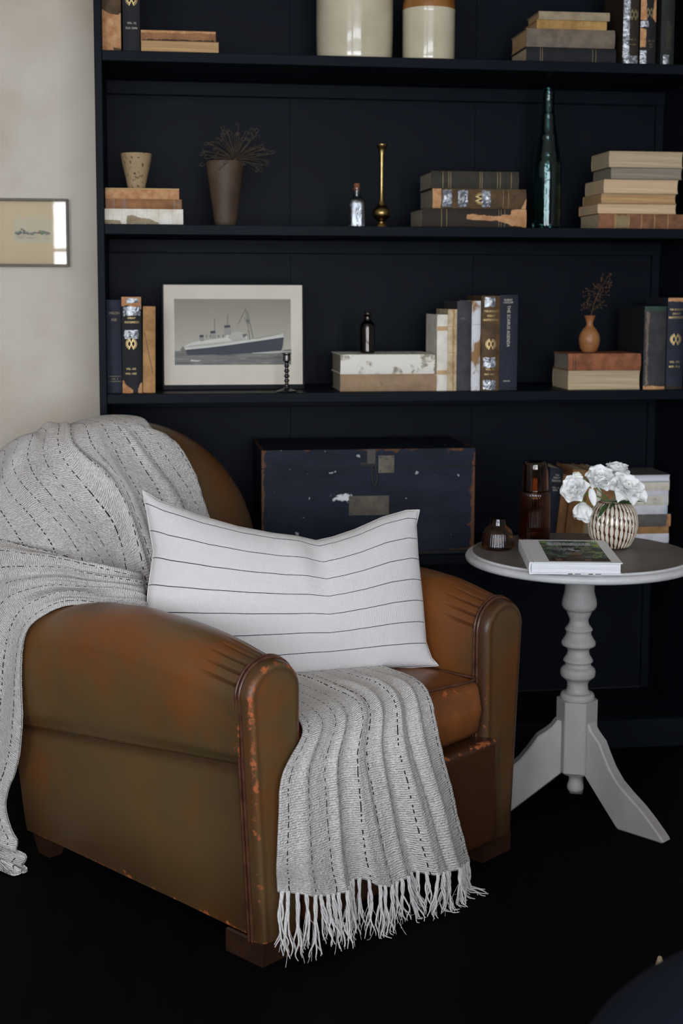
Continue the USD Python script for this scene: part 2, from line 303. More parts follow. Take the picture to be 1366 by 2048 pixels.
woven('pillow_linen', lin(232, 229, 228), lin(214, 210, 209), lin(66, 66, 74), 1/7.5, .004, .0016, .0003, width=.0023, solid=True, axis='y', nub=(500., 900.))
# ---------------------------------------------------------------- the setting: room shell
RX0, RX1, RY1, RZ = -2.7, 2.7, 3.735, 2.75
struct('floor', box(RX0-.1, RX1+.1, WY-.1, RY1+.1, -.1, 0), 'floor_stain', 'black stained wooden floor', 'floor')
struct('wall_back', box(RX0-.1, RX1+.1, RY1, RY1+.1, 0, RZ), 'plaster', 'mottled cream plaster wall behind the bookcase', 'wall')
struct('wall_left', box(RX0-.1, RX0, WY, RY1, 0, RZ), 'side_paint', 'plain pale wall on the left', 'wall')
struct('wall_right', box(RX1, RX1+.1, WY, RY1, 0, RZ), 'side_paint', 'plain pale wall on the right', 'wall')
struct('ceiling', box(RX0-.1, RX1+.1, WY-.1, RY1+.1, RZ, RZ+.1), 'ceiling_paint', 'white ceiling', 'ceiling')
xw = [RX0-.1]+[q for w in WINDOWS for q in w]+[RX1+.1]
struct('wall_front', cat([box(xw[k], xw[k+1], WY-.1, WY, 0, RZ) for k in (0, 2, 4)]+[box(a, b, WY-.1, WY, z0, z1) for a, b in WINDOWS for z0, z1 in ((0, WZ0), (WZ1, RZ))]),
       'side_paint', 'plain pale wall with two windows, behind the camera', 'wall')
for k, (wa, wb) in enumerate(WINDOWS):
    win = thing(f'window_{k+1}', 'white framed window with glazing bars, '+('left' if k == 0 else 'right')+' of the two behind the camera', 'window', ((wa+wb)/2, WY-.05, WZ0), kind='structure')
    ww, wh = wb-wa, WZ1-WZ0
    part(win, 'window_frame', cat([box(-ww/2, ww/2, -.03, .03, 0, .05), box(-ww/2, ww/2, -.03, .03, wh-.05, wh), box(-ww/2, -ww/2+.05, -.03, .03, .05, wh-.05), box(ww/2-.05, ww/2, -.03, .03, .05, wh-.05)]), 'white_frame')
    nb = 4 if k == 0 else 6
    for j in range(1, nb):
        x = -ww/2+ww*j/nb; t = .028 if j % 2 == 0 else .011
        part(win, 'glazing_bar', box(x-t, x+t, -.02, .02, .05, wh-.05), 'white_frame')
    part(win, 'transom', box(-ww/2+.05, ww/2-.05, -.04, .04, 1.50, 1.86), 'white_frame')
    for j in range(1, 5):
        part(win, 'glazing_bar', box(-ww/2+.05, ww/2-.05, -.018, .018, 1.50*j/5-.011, 1.50*j/5+.011), 'white_frame')

# ---------------------------------------------------------------- bookcase
SY, SB = 3.40, 3.725                       # shelf front and back panel
SZ = dict(s1=1.750, s2=1.3475, s3=.943, s4=.531, s0=2.155, base=.075)
BX0, BX1 = -.1205, 1.405
bc = thing('bookcase', 'tall built-in bookcase painted matt navy black, filling the wall behind the armchair', 'bookcase', (BX0, SY, 0))
def L(m): return mv(m, (-BX0, -SY, 0))
part(bc, 'upright', L(rbox(BX0, BX0+.0175, SY-.004, SB+.008, 0, 2.56, .0015, 1)), 'navy_paint')
part(bc, 'upright', L(rbox(BX1-.0175, BX1, SY-.004, SB+.008, 0, 2.56, .0015, 1)), 'navy_paint')
for z in (SZ['s4'], SZ['s3'], SZ['s2'], SZ['s1'], SZ['s0']):
    part(bc, 'shelf', L(rbox(BX0+.0175, BX1-.0175, SY, SB, z-.024, z, .0015, 1)), 'navy_paint')
    part(bc, 'shelf_batten', L(rbox(BX0+.0175, BX1-.0175, SB-.020, SB, z-.060, z-.0245, .002, 1)), 'navy_paint')
part(bc, 'top_board', L(rbox(BX0+.0175, BX1-.0175, SY, SB, 2.535, 2.56, .0015, 1)), 'navy_paint')
part(bc, 'base_board', L(rbox(BX0+.0175, BX1-.0175, SY+.03, SB, 0, SZ['base'], .0015, 1)), 'navy_paint')
xs = [BX0+.0175, .372, .868, BX1-.0175]
for a, b in zip(xs[:-1], xs[1:]):
    part(bc, 'back_board', L(rbox(a+.0002, b-.0002, SB, SB+.008, SZ['base'], 2.535, .0006, 1)), 'navy_paint')
part(bc, 'corner_batten', L(rbox(1.3655, BX1-.0175, SB-.012, SB, SZ['base'], 2.535, .0015, 1)), 'navy_paint')

# ---------------------------------------------------------------- old painted chest on the fourth shelf
S4 = SZ['s4']
def chest_mat():
    N = {'g': ('geometry', {}), 'a': ('attribute', {'attribute': 'wear'}), 'n': ('noise_texture', dict(scale=16., detail=8., roughness=.72)), 'ma': ('math', dict(math_type='multiply_add', value2=.33)),
         'r': ('map_range', dict(from_min=.70, from_max=.735, clamp=True)), 'nw': ('noise_texture', dict(scale=90., detail=4.)), 'wd': ('mix_color', dict(a=lin(104, 70, 46), b=lin(72, 45, 30))),
         'm2': ('mapping', dict(scale=(1., 1., 3.))), 'n2': ('noise_texture', dict(scale=6., detail=8., roughness=.7)), 'pr': ('map_range', dict(from_min=.35, from_max=.7, clamp=True)), 'pt': ('mix_color', dict(a=lin(19, 23, 33), b=lin(33, 39, 53))),
         'x': ('mix_color', {}), 'n3': ('noise_texture', dict(scale=52., detail=2.)), 'fl': ('math', dict(math_type='greater_than', value2=.735)), 'x2': ('mix_color', dict(b=lin(150, 152, 156))),
         'sp': ('attribute', {'attribute': 'splash'}), 'n4': ('noise_texture', dict(scale=130., detail=6., roughness=.8)), 'ms': ('math', dict(math_type='multiply_add', value2=.5)), 'rs': ('map_range', dict(from_min=.72, from_max=.76, clamp=True)), 'x3': ('mix_color', dict(b=lin(215, 216, 218))),
         'b': ('bump', dict(strength=.5, distance=.0015)), 'p': ('principled_bsdf', dict(roughness=.6, specular_ior_level=.14))}
    Lk = [('g.position', k+'.vector') for k in ('n', 'nw', 'n3', 'm2', 'n4')] + [('m2.vector', 'n2.vector'), ('a.fac', 'ma.value1'), ('n.fac', 'ma.value3'), ('ma.value', 'r.value'), ('nw.fac', 'wd.fac'),
          ('n2.fac', 'pr.value'), ('pr.result', 'pt.fac'), ('r.result', 'x.fac'), ('pt.result', 'x.a'), ('wd.result', 'x.b'), ('n3.fac', 'fl.value1'), ('fl.value', 'x2.fac'), ('x.result', 'x2.a'),
          ('sp.fac', 'ms.value1'), ('n4.fac', 'ms.value3'), ('ms.value', 'rs.value'), ('rs.result', 'x3.fac'), ('x2.result', 'x3.a'), ('x3.result', 'p.base_color'), ('n.fac', 'b.height'), ('b.normal', 'p.normal')]
    mat('chest_paint', N, Lk)
chest_mat()
TX0, TW, TD, TH, LH = .269, .537, .285, .269, .044
ch = thing('chest', 'old navy painted wooden chest with worn edges and brass plates, on the lowest open shelf', 'chest', (TX0, 3.412, S4))
def worn_slab(x0, x1, y0, y1, z0, z1, n=60, edges=None, splash=False):
    """six faces as grids with a wear attribute that rises toward the slab's edges"""
    V, F, A, S, n0 = [], [], [], [], 0
    ex = edges or (x0, x1, z0, z1)
    for ax, s in ((0, -1), (0, 1), (1, -1), (1, 1), (2, -1), (2, 1)):
        lo, hi = np.array([x0, y0, z0]), np.array([x1, y1, z1]); u, w = [k for k in range(3) if k != ax]
        nu, nw = max(2, int(n*(hi[u]-lo[u])/(x1-x0))), max(2, int(n*(hi[w]-lo[w])/(x1-x0)))
        U, W = np.meshgrid(np.linspace(lo[u], hi[u], nu), np.linspace(lo[w], hi[w], nw), indexing='ij')
        P = np.zeros((nu, nw, 3)); P[..., u], P[..., w], P[..., ax] = U, W, hi[ax] if s > 0 else lo[ax]
        g, f = grid(P); flip = (s > 0) == (ax == 1)
        if flip: f = f[:, ::-1]
        d = np.stack([np.minimum(g[:, 0]-ex[0], ex[1]-g[:, 0]), np.minimum(g[:, 1]-y0, y1-g[:, 1]), np.minimum(g[:, 2]-ex[2], ex[3]-g[:, 2])], 1)
        d[:, ax] = 9 if ax != 1 else 9
        de = np.minimum(d.min(1), 9); side = np.where(d[:, 0] < d[:, 2], 1.0, .55)
        A.append(np.clip(1-de/.011, 0, 1)*side*.85+np.clip(1-de/.040, 0, 1)*side*.26)
        S.append(np.exp(-(((g[:, 0]-.206)/.028)**2+((g[:, 2]-.149)/.010)**2)) if splash and ax == 1 and s < 0 else np.zeros(len(g)))
        V.append(g); F.append(f+n0); n0 += len(g)
    return (np.vstack(V), np.vstack(F)), dict(wear=np.concatenate(A), splash=np.concatenate(S))
m, at = worn_slab(0, TW, 0, TD, 0.012, TH-LH-.0022, edges=(0, TW, .012, TH), splash=True); part(ch, 'body', m, 'chest_paint', False, attrs=at)
m, at = worn_slab(0, TW, 0, TD, TH-LH, TH, edges=(0, TW, .012, TH)); part(ch, 'lid', m, 'chest_paint', False, attrs=at)
part(ch, 'plinth', rbox(.004, TW-.004, .003, TD-.003, 0, .0125, .002, 1), 'bk_black_cloth')
part(ch, 'gap', box(.004, TW-.004, .006, TD-.004, TH-LH-.0024, TH-LH+.0004), 'seam_dark', False)
for x in (.018, TW-.018):
    part(ch, 'joint_line', box(x-.0005, x+.0005, -.0006, .002, TH-.040, TH-.022), 'seam_dark', False)
px = lambda x: (x-523)*TW/423; pz = lambda y: TH-(y-896)*TH/211
latch = part(ch, 'latch_plate', rbox(px(752), px(784), -.0028, .002, pz(943), pz(908), .0012, 2), 'old_brass', label='square tarnished brass latch plate')
strap = part(ch, 'hasp_strap', rbox(px(729), px(747), -.0022, .002, pz(925), pz(895), .0008, 1), 'iron')
part(ch, 'hasp_slot', box(px(716), px(750), -.0007, .002, pz(928), pz(922)), 'seam_dark', False)
lp = [(px(739), -.003, pz(925)), (px(739), -.006, pz(940)), (px(740), -.007, pz(958)), (px(744), -.008, pz(966)), (px(748), -.007, pz(960)), (px(748), -.006, pz(942)), (px(747), -.003, pz(926))]
part(strap, 'hasp_loop', tube(curve(lp, 30), .0016, 8), 'iron')
plate = part(ch, 'name_plate', rbox(px(694), px(774), -.0026, .002, pz(1026), pz(987), .001, 2), 'old_brass', label='rectangular tarnished name plate')
for (x, y) in ((756, 912), (780, 912), (756, 938), (780, 938), (768, 915), (699, 1022), (769, 1007), (699, 991)):
    part(plate if y > 980 else latch, 'screw', mv(lathe([(0, .0012), (.0016, .0009), (.0021, 0)], 10), (px(x), -.0026, pz(y)), rx=90), 'iron')
part(ch, 'keyhole_cover', mv(lathe([(0, .002), (.004, .0018), (.0062, .001), (.007, 0)], 20), (px(771), -.0005, pz(1038)), rx=90), 'iron')

# ---------------------------------------------------------------- round pedestal side table
CT = np.array([.955, 3.003, 0])
tb = thing('side_table', 'round grey painted pedestal side table on three splayed legs, right of the armchair', 'table', CT)
prof = [(0, .610), (.2425, .610), (.2445, .6093), (.2462, .6062), (.2485, .6052), (.2520, .6045), (.2560, .6015), (.2582, .5965), (.2570, .5915), (.2520, .5875), (.2440, .5855), (0, .5855)]
part(tb, 'tabletop', lathe([(0, .5865), (.2425, .5865), (.2425, .6100), (0, .6100)][::-1], 160), 'grey_top', 30)
part(tb, 'moulded_edge', lathe([(.2420, .6098)]+[tuple(p) for p in smoothprof(prof[1:11], 44)]+[(.2400, .5857)], 160), 'grey_rim_lit', 40)
h = lambda w: w*.000442
cp = [(0, .5850), (.052, .5850), (.052, .576), (h(76), .574), (h(75), .523), (h(79), .513), (h(88), .497), (h(89), .490), (h(78), .479), (h(70), .477), (h(58), .465), (h(48), .453), (h(52), .445), (h(66), .436), (h(71), .432), (h(64), .427), (h(64), .423), (h(76), .411), (h(87), .402),
      (h(86), .397), (h(66), .391), (h(55), .383), (h(58), .375), (h(70), .366), (h(76), .360), (h(66), .354), (h(66), .350), (h(84), .342), (h(90), .335), (h(88), .326), (h(76), .320), (h(60), .314), (h(53), .306), (h(54), .296), (h(64), .287), (h(80), .285), (h(88), .277), (h(86), .271), (h(80), .267), (h(82), .262), (0, .262)]
part(tb, 'turned_column', lathe([cp[0], cp[1]]+[tuple(p) for p in smoothprof(cp[1:-1], 150)]+[cp[-1]], 64), 'grey_paint', 40)
hexa = Polygon([(.047*math.cos(math.radians(-82.5+60*k)), .047*math.sin(math.radians(-82.5+60*k))) for k in range(6)]).buffer(-.003).buffer(.003, quad_segs=2)
v, f = extrude(hexa, .165)
part(tb, 'column_block', cat([(v+[0, 0, .106], f), lathe([(0, .098), (.034, .098), (.0425, .1065), (0, .1065)], 24)]), 'grey_paint', 25)
part(tb, 'finial', lathe([(0, .100)]+[tuple(p) for p in smoothprof([(.020, .100), (.0185, .092), (.0150, .084), (.0155, .078), (.0185, .068), (.0190, .062), (.0170, .056), (.010, .053), (.002, .052)], 30)]+[(0, .052)], 32), 'grey_paint', 40)
legp = [(.030, .222), (.042, .224), (.050, .209), (.058, .200), (.073, .186), (.087, .158), (.101, .133), (.122, .107), (.149, .086), (.181, .064), (.209, .040), (.240, .010), (.243, .004), (.238, .000), (.125, .000), (.118, .006), (.071, .058), (.030, .104)]
for a, k in ((-52.5, 1.0), (71.5, 1.0), (173.0, 1.4)):
    part(tb, 'leg', mv(mv(bevel_extrude([(.030+(r-.030)*k, z) for r, z in legp], -.016, .016, .0035), rx=90), rz=a), 'grey_paint', 20)

# ---------------------------------------------------------------- dark blurred upholstery in the near right corner, and a pale scrap on the floor
fs = thing('footstool', 'dark navy upholstered footstool, blurred in the near bottom right corner', 'footstool', (.762, 1.085, 0))
Ps = [(.411*a, .497*b) for a, b in ((.90, .06), (.97, .12), (1, .3), (1, .75), (.985, .86), (.93, .94), (.8, .985), (.5, .998), (.001, 1))]
part(fs, 'cushion', lathe([tuple(p) for p in smoothprof(Ps, 60)], 80), 'navy_velvet', True)
part(fs, 'base', lathe([(0, 0), (.35, 0), (.35, .034), (0, .034)], 48), 'wood_dark')
pm = trimesh.creation.icosphere(3, .011); v = np.array(pm.vertices); v *= [.75, 1.0, 1.1]; v *= (1+.5*fnoise(v, 90, 3))[:, None]; v[:, 2] -= v[:, 2].min()
v2 = v*[.6, .6, .5]+[.004, .012, .012]
sc = thing('fabric_scrap', 'small pale beige scrap lying on the dark floor at the right edge', 'scrap', (.878, 2.252, 0.0))
part(sc, 'scrap', cat([(v, pm.faces), (v2, pm.faces)]), 'beige_scrap', True)
# ---------------------------------------------------------------- books
class Book:
    """flat: the spine runs along +x, facing the room (-y); stand: upright, spine facing the room. Viewer coordinates (r, u) run right and up over the spine, in metres."""
    def __init__(s, name, label, x, y, z, L, T, D, cover, pages='paper', pose='flat', front='spine', rz=0., lean=0., bulge=None, group=None, board=.0022, spine=None, over=.003, spine_top=0.):
        s.L, s.T, s.D, s.pose = L, T, D, pose
        s.b = T*.10 if bulge is None else bulge
        s.p = thing(name, label, 'book', (x, y, z), rz, group)
        s.lean = lean; s.sp = None
        pf = front == 'pages'
        yb = D
        bd = lambda z0, z1: rbox(0, L, 0.0 if not pf else 0, yb, z0, z1, min(board*.42, .0012), 1)
        wob = lambda m, k: m
        s.put('cover', cat([bd(0, board), bd(T-board, T)]), cover, pf)
        t = np.linspace(0, 1, 9); zc = t*T; yo = -s.b*(1-(2*t-1)**2)
        if spine != 'none':
            outer = np.c_[yo, zc]; inner = np.c_[yo[::-1]+board*.8, np.clip(zc[::-1], board*.6, T-board*.6)]
            v, f = extrude(Polygon(np.vstack([outer, inner])), L)
            s.sp = s.put('spine', (v[:, [2, 0, 1]], f), spine or cover, pf)
        o = over; y0 = board if spine != 'none' else .0006
        fe = [(D-o-.004*(1-(2*a-1)**2), board+a*(T-2*board)) for a in np.linspace(0, 1, 7)]
        sp = [(y0-s.b*.8*(1-(2*a-1)**2)*(1 if spine != 'none' else 1), board+a*(T-2*board)) for a in np.linspace(1, 0, 7)]
        v, f = extrude(Polygon(fe+sp), L-2*o)
        s.put('pages', (v[:, [2, 0, 1]]+[o, 0, 0], f), pages, pf)
    def put(s, name, m, mt, pf=False, smooth=30, parent=None, **kw):
        v, f = m; v = np.array(v, float)
        if pf: v = v*[-1, -1, 1]+[s.L, s.D, 0]
        if s.pose == 'stand': v = np.stack([s.T-v[:, 2], v[:, 1], v[:, 0]], 1)
        if s.lean:
            c, q = math.cos(math.radians(s.lean)), math.sin(math.radians(s.lean)); v = np.stack([c*v[:, 0]+q*v[:, 2], v[:, 1], -q*v[:, 0]+c*v[:, 2]], 1)
            v[:, 2] += s.T*q if s.lean > 0 else 0
        return part(parent or s.p, name, (v, f), mt, smooth, **kw)
    def vw(s, r, u):                       # viewer (right, up) -> local (x along spine, z through thickness)
        return (u, s.T-r) if s.pose == 'stand' else (r, u)
    def prof(s, z): return -s.b*(1-(2*np.clip(z/s.T, 0, 1)-1)**2)
    def onspine(s, name, m, mt, lift=.0003, smooth=False, **kw):
        """a flat mesh in viewer coordinates (x right, y up, z out of the spine)"""
        v, f = m; x, z = s.vw(v[:, 0], v[:, 1]); y = s.prof(z)-v[:, 2]-lift
        return s.put(name, (np.stack([x, y, z], 1), f), mt, smooth=smooth, parent=s.sp, **kw)
    def text(s, txt, r, u, hgt, mt='gold', width=None, vertical=False, bold=False, name='lettering'):
        """centred on (r, u); width: greatest width"""
        v, f = tm(meshkit.text_mesh(txt, hgt, .0002, bold)); w = np.ptp(v[:, 0])
        if width and w > width: v[:, 0] *= width/w
        v[:, :2] -= (v[:, :2].max(0)+v[:, :2].min(0))/2
        if vertical: v[:, [0, 1]] = np.stack([v[:, 1], -v[:, 0]], 1)
        v[:, 0] += r; v[:, 1] += u
        return s.onspine(name, (v, f), mt)
    def bands(s, us, mt='gold_dim', w=.0012, name='gilt_band', proud=.0002):
        """lines across the spine at distances along it"""
        for a in us:
            t = np.linspace(.03, .97, 9)*s.T
            if s.pose == 'stand': P = np.stack([np.stack([t, np.full(9, a+k*w), np.full(9, proud)], 1) for k in (0, 1)], 1)
            else: P = np.stack([np.stack([np.full(9, a+k*w), t, np.full(9, proud)], 1) for k in (1, 0)], 1)
            s.onspine(name, grid(P), mt, smooth=True)
    def rib(s, us, mt, w=.003, proud=.0014):
        for a in us:
            t = np.linspace(.02, .98, 9)*s.T; rows = []
            for k, q in ((0, 0), (.25, .7), (.5, 1), (.75, .7), (1, 0)):
                A = np.full(9, a+k*w); rows.append(np.stack([t, A, np.full(9, q*proud)], 1) if s.pose == 'stand' else np.stack([A, t, np.full(9, q*proud)], 1))
            s.onspine('raised_band', grid(np.stack(rows, 1)), mt, smooth=True)
    def patch(s, poly, mt='torn_tan', seed=1, jag=.06, lift=.0006, crinkle=0., name='torn_patch', cell=.0009):
        """ragged patch; poly in fractions (0..1 right, 0..1 up) of the spine's face"""
        R, U = (s.T, s.L) if s.pose == 'stand' else (s.L, s.T)
        r = np.arange(.0002, R, cell); u = np.arange(.0002, U, cell); G, H = np.meshgrid(r, u, indexing='ij')
        q = np.stack([G, H, 0*G+seed], -1); jx = (fnoise(q, 130, seed)+.5*fnoise(q, 420, seed+3))*jag*min(R, U)*4; jy = (fnoise(q, 130, seed+9)+.5*fnoise(q, 420, seed+7))*jag*min(R, U)*4
        inside = shapely.contains_xy(Polygon([(a*R, b*U) for a, b in poly]), G+jx, H+jy)
        out = np.full(G.shape, 0.0)+(crinkle*2*np.abs(fnoise(q, 95, seed+20, 2))+crinkle*np.abs(fnoise(q, 45, seed+21, 2)) if crinkle else 0)
        v, f = grid(np.stack([G, H, out], -1)); ok = inside.reshape(-1)
        f = f[ok[f].all(1)]
        if not len(f): return
        us, inv = np.unique(f, return_inverse=True)
        f2 = inv.reshape(f.shape)
        if s.pose != 'stand': f2 = f2[:, ::-1] if False else f2
        self = s.onspine(name, (v[us], f2), mt, lift=lift, smooth=True if crinkle else False); return self
    def film(s, r0, r1, u0, u1, seed=1): s.patch([(r0, u0), (r1, u0), (r1, u1), (r0, u1)], 'film', seed, jag=.03, lift=.001, crinkle=.0016, name='film_wrapper')
    def emblem(s, r, u, size, mt='gold', rot=0, cut=None):
        g = emblem_shape() if cut is None else emblem_shape().intersection(shapely.box(-1, cut, 1, 1.2))
        g = affinity.scale(affinity.rotate(g, rot, origin=(0, 0)), size, size, origin=(0, 0)); g = affinity.translate(g, r, u)
        v, f = extrude(g, .0002); return s.onspine('emblem', (v, f), mt)
def emblem_shape():
    """wreath of two leafy branches with crossed staffs"""
    g = [LineString([(-.42, -1), (.40, .98)]).buffer(.085), LineString([(.42, -1), (-.40, .98)]).buffer(.085)]
    for sg in (-1, 1):
        a = np.radians(np.linspace(-70, 62, 9)); arc = [(sg*.84*math.cos(t), .80*math.sin(t)) for t in a]
        g.append(LineString(arc).buffer(.04))
        for k, t in enumerate(a):
            lf = affinity.scale(Point(0, 0).buffer(1), .15, .06)
            ang = math.degrees(t)+90
            for d, w in ((-32, .96), (32, .74)):
                l = affinity.rotate(affinity.translate(lf, .10, 0), ang+d, origin=(0, 0)); l = affinity.translate(l, w*math.cos(t), (w+.02)*math.sin(t))
                g.append(l if sg > 0 else affinity.scale(l, -1, 1, origin=(0, 0)))
    return unary_union(g).simplify(.01)

Z1, Z2, Z3 = SZ['s1'], SZ['s2'], SZ['s3']
# ---- top shelf
b = Book('book', 'upright brown leather book with its lower spine torn to tan, first on the top shelf', -.102, 3.432, Z1, .225, .044, .15, 'bk_olive_brown', pose='stand')
b.patch([(-.1, .06), (.17, -.1), (.62, -.1), (.60, .045), (1.1, .035), (1.1, .43), (.85, .38), (.4, .395), (-.1, .45)], seed=4, jag=.02)
b.emblem(.022, .1560, .014, 'gold')
b = Book('book', 'upright black book lettered VOL. VI, beside the torn brown one on the top shelf', -.054, 3.432, Z1, .23, .040, .15, 'bk_black_cloth', pose='stand')
b.text('VOL. VI', .021, .0680, .0042, 'cream_ink', .024); b.text('CLA-DAN', .020, .0565, .0042, 'cream_ink', .028); b.emblem(.021, .122, .013)
b = Book('book', 'pale tan book lying at the bottom of a pair, beside the black VOL. VI', -.012, 3.432, Z1, .184, .030, .125, 'bk_kraft', 'paper_tan', front='pages', over=.0005, board=.0012)
b = Book('book', 'brown book with bare ribbed binding, lying on the pale tan book on the top shelf', -.012, 3.434, Z1+.0302, .177, .024, .12, 'bk_tan_brown', 'paper_tan', spine='bk_tan_brown')
b.bands([.03, .062, .095, .128, .158], 'bk_kraft', .0022, 'sewing_band'); b.patch([(.02, -.1), (.98, -.1), (.98, .14), (.02, .1)], 'bk_umber', 8, name='worn_edge'); b.patch([(-.02, .7), (1.02, .75), (1.02, 1.1), (-.02, 1.1)], 'torn_tan', 9, name='worn_edge')
b = Book('book', 'dark slate book lying lowest in the right stack on the top shelf', .925, 3.432, Z1, .228, .0385, .15, 'bk_black_cloth'); b.bands([.035, .040, .168, .176], 'gold_dim', .001)
b = Book('book', 'grey taupe cloth book, second from the bottom in the right stack on the top shelf', .924, 3.430, Z1+.0387, .225, .0440, .15, 'bk_taupe', 'paper_tan')
b = Book('book', 'small ochre book with sewn gatherings, resting on the grey taupe book on the top shelf', .951, 3.434, Z1+.0830, .178, .0215, .115, 'bk_ochre', 'paper_tan', spine='bk_ochre'); b.bands([.03, .058, .09, .118, .15], 'bk_tan_brown', .0008, 'sewing_band', .0001)
b = Book('book', 'topmost small greige book of the right stack on the top shelf', .955, 3.432, Z1+.1047, .180, .0200, .115, 'bk_greige', 'paper_tan', rz=-.6)
b = Book('book', 'upright dark book in crinkled film, first of three at the right of the top shelf', 1.1705, 3.432, Z1, .232, .0405, .15, 'bk_umber', pose='stand')
b.film(-.02, .40, .08, 1.02, 3); b.film(.05, .95, -.02, .10, 5); b.emblem(.026, .122, .012, 'gold_dim'); b.text('VOL. I', .024, .062, .0040, 'gold_dim', .02); b.text('AAR-ARN', .022, .050, .0038, 'gold_dim', .027)
b = Book('book', 'upright black book with long bare tan strips, middle of three at the top right', 1.215, 3.432, Z1, .232, .0405, .15, 'bk_black_cloth', pose='stand')
b.patch([(-.1, .19), (.36, .19), (.36, .38), (-.1, .40)], seed=11, jag=.015); b.patch([(-.1, .48), (.40, .47), (.34, .70), (.5, 1.1), (-.1, 1.1)], seed=12, jag=.015); b.patch([(.72, .50), (1.1, .42), (1.1, 1.1), (.80, 1.1), (.86, .74)], seed=13, jag=.015)
b.film(-.02, .40, -.02, .16, 14); b.film(-.02, .48, .40, .47, 15); b.emblem(.022, .128, .011, 'gold_dim'); b.text('VOL. III', .0275, .0600, .0038, 'gold_dim', .017); b.text('BOC-', .0285, .0520, .0034, 'gold_dim', .014); b.text('CES', .0275, .0455, .0034, 'gold_dim', .012)
b = Book('book', 'upright glossy dark olive book, last at the right end of the top shelf', 1.269, 3.432, Z1, .232, .034, .15, 'bk_bottle_dark', pose='stand'); b.patch([(.3, .18), (.75, .18), (.8, .42), (.4, .5)], 'bk_moss', 16, name='faded_patch'); b.film(.15, .6, .02, .12, 17)
# ---- second shelf, left pile
b = Book('book', 'white book with brown scuffed cover patches, lowest in the pile under the speckled cup', -.1025, 3.432, Z2, .186, .0375, .125, 'bk_white_spine', 'paper_white')
b.patch([(-.02, .02), (.21, .02), (.20, .28), (-.02, .30)], 'bk_greige', 21, name='scuffed_patch', jag=.03); b.patch([(.27, .02), (.70, .02), (.68, .16), (.56, .40), (.46, .44), (.34, .62), (.28, .55)], 'bk_greige', 22, name='scuffed_patch', jag=.03); b.bands([.040, .075, .1, .128, .16], 'bk_greige', .0004, 'sewing_line')
b = Book('book', 'tan book with grey lettered spine ends, middle of the pile under the speckled cup', -.1005, 3.433, Z2+.0377, .181, .0235, .12, 'bk_tan_brown', 'paper_tan')
b.bands([.004, .0065, .018, .0205, .041, .0445, .047, .162, .164, .172, .175], 'grey_ink', .0007, 'printed_line')
b = Book('book', 'frayed pale tan book on top of the pile, directly under the speckled cup', -.1005, 3.434, Z2+.0614, .175, .0255, .12, 'bk_tan_cloth', 'paper_tan', spine='torn_tan')
b.patch([(-.02, .80), (.4, .86), (1.02, .84), (1.02, 1.1), (-.02, 1.1)], 'paper_tan', 24, name='frayed_edge', jag=.05)
# ---- second shelf, brown trio left of the green bottle
b = Book('book', 'dark brown book with long torn tan strip, lowest of three beside the green bottle', .6690, 3.430, Z2, .263, .0465, .17, 'bk_umber', 'paper_grey', rz=.3)
b.bands([.047, .060, .192, .198, .207], 'gold_dim', .0012); b.patch([(.42, .42), (.72, .36), (.86, .12), (1.03, -.02), (1.03, 1.03), (.86, .98), (.84, .72), (.7, .62), (.42, .74)], seed=31, jag=.03)
b = Book('book', 'brown leather book with crinkled film and gilt emblem, middle of three beside the green bottle', .6935, 3.430, Z2+.0468, .237, .0480, .17, 'bk_olive_brown', 'paper_grey')
b.patch([(-.02, -.1), (.09, -.1), (.10, 1.1), (-.02, 1.1)], seed=32, jag=.02); b.film(.10, .205, .06, .95, 33); b.film(.27, .375, .08, .94, 34); b.film(.52, .615, .06, .95, 35); b.emblem(.122, .024, .0135, 'gold', 90); b.bands([.178, .191], 'gold_dim', .0012)
b.patch([(.94, -.1), (1.03, -.1), (1.03, .9), (.985, .4)], seed=36, jag=.03)
b = Book('book', 'mossy brown cloth book with gilt lines, topmost of three beside the green bottle', .6900, 3.430, Z2+.0950, .221, .0425, .16, 'bk_moss', 'paper_grey')
b.bands([.0285, .043, .048, .122, .127, .166, .173, .201], 'gold_dim', .0014)
# ---- second shelf, right pile (fore-edges to the room)
q = [('reddish brown leather book with gilt spine bands, lowest of the six piled at the right', 1.1180, Z2, .236, .0375, .15, 'bk_saddle', 'paper', 'spine'),
     ('slim pale book, fore-edge outward, second from the bottom of the right pile', 1.1165, Z2+.0377, .206, .0255, .155, 'bk_tan_cloth', 'paper_cream', 'pages'),
     ('greige book, fore-edge outward, third from the bottom of the right pile', 1.1250, Z2+.0634, .196, .0245, .15, 'bk_greige', 'paper_tan', 'pages'),
     ('thick pale book, fore-edge outward, third from the top of the right pile', 1.1310, Z2+.0881, .195, .0355, .15, 'bk_greige', 'paper_cream', 'pages'),
     ('dusky brown grey book, second from the top of the right pile', 1.1490, Z2+.1238, .186, .0285, .14, 'bk_taupe', 'paper_grey', 'pages'),
     ('thick deckle-edged beige book on top of the six piled at the right', 1.1430, Z2+.1525, .193, .0405, .14, 'bk_greige', 'paper', 'pages')]
for k, (lb, x, z, Lg, T, D, cv, pg, fr) in enumerate(q):
    b = Book('book', lb, x, 3.432, z, Lg, T, D, cv, pg, front=fr, over=.0012, board=.0012, bulge=T*.08)
    if k == 0: b.bands([.042, .0455, .075, .079, .112, .146, .181], 'gold', .0012); b.patch([(.20, .06), (.33, .06), (.33, .94), (.20, .94)], 'gold_dim', 41, name='gilt_label', jag=.05)
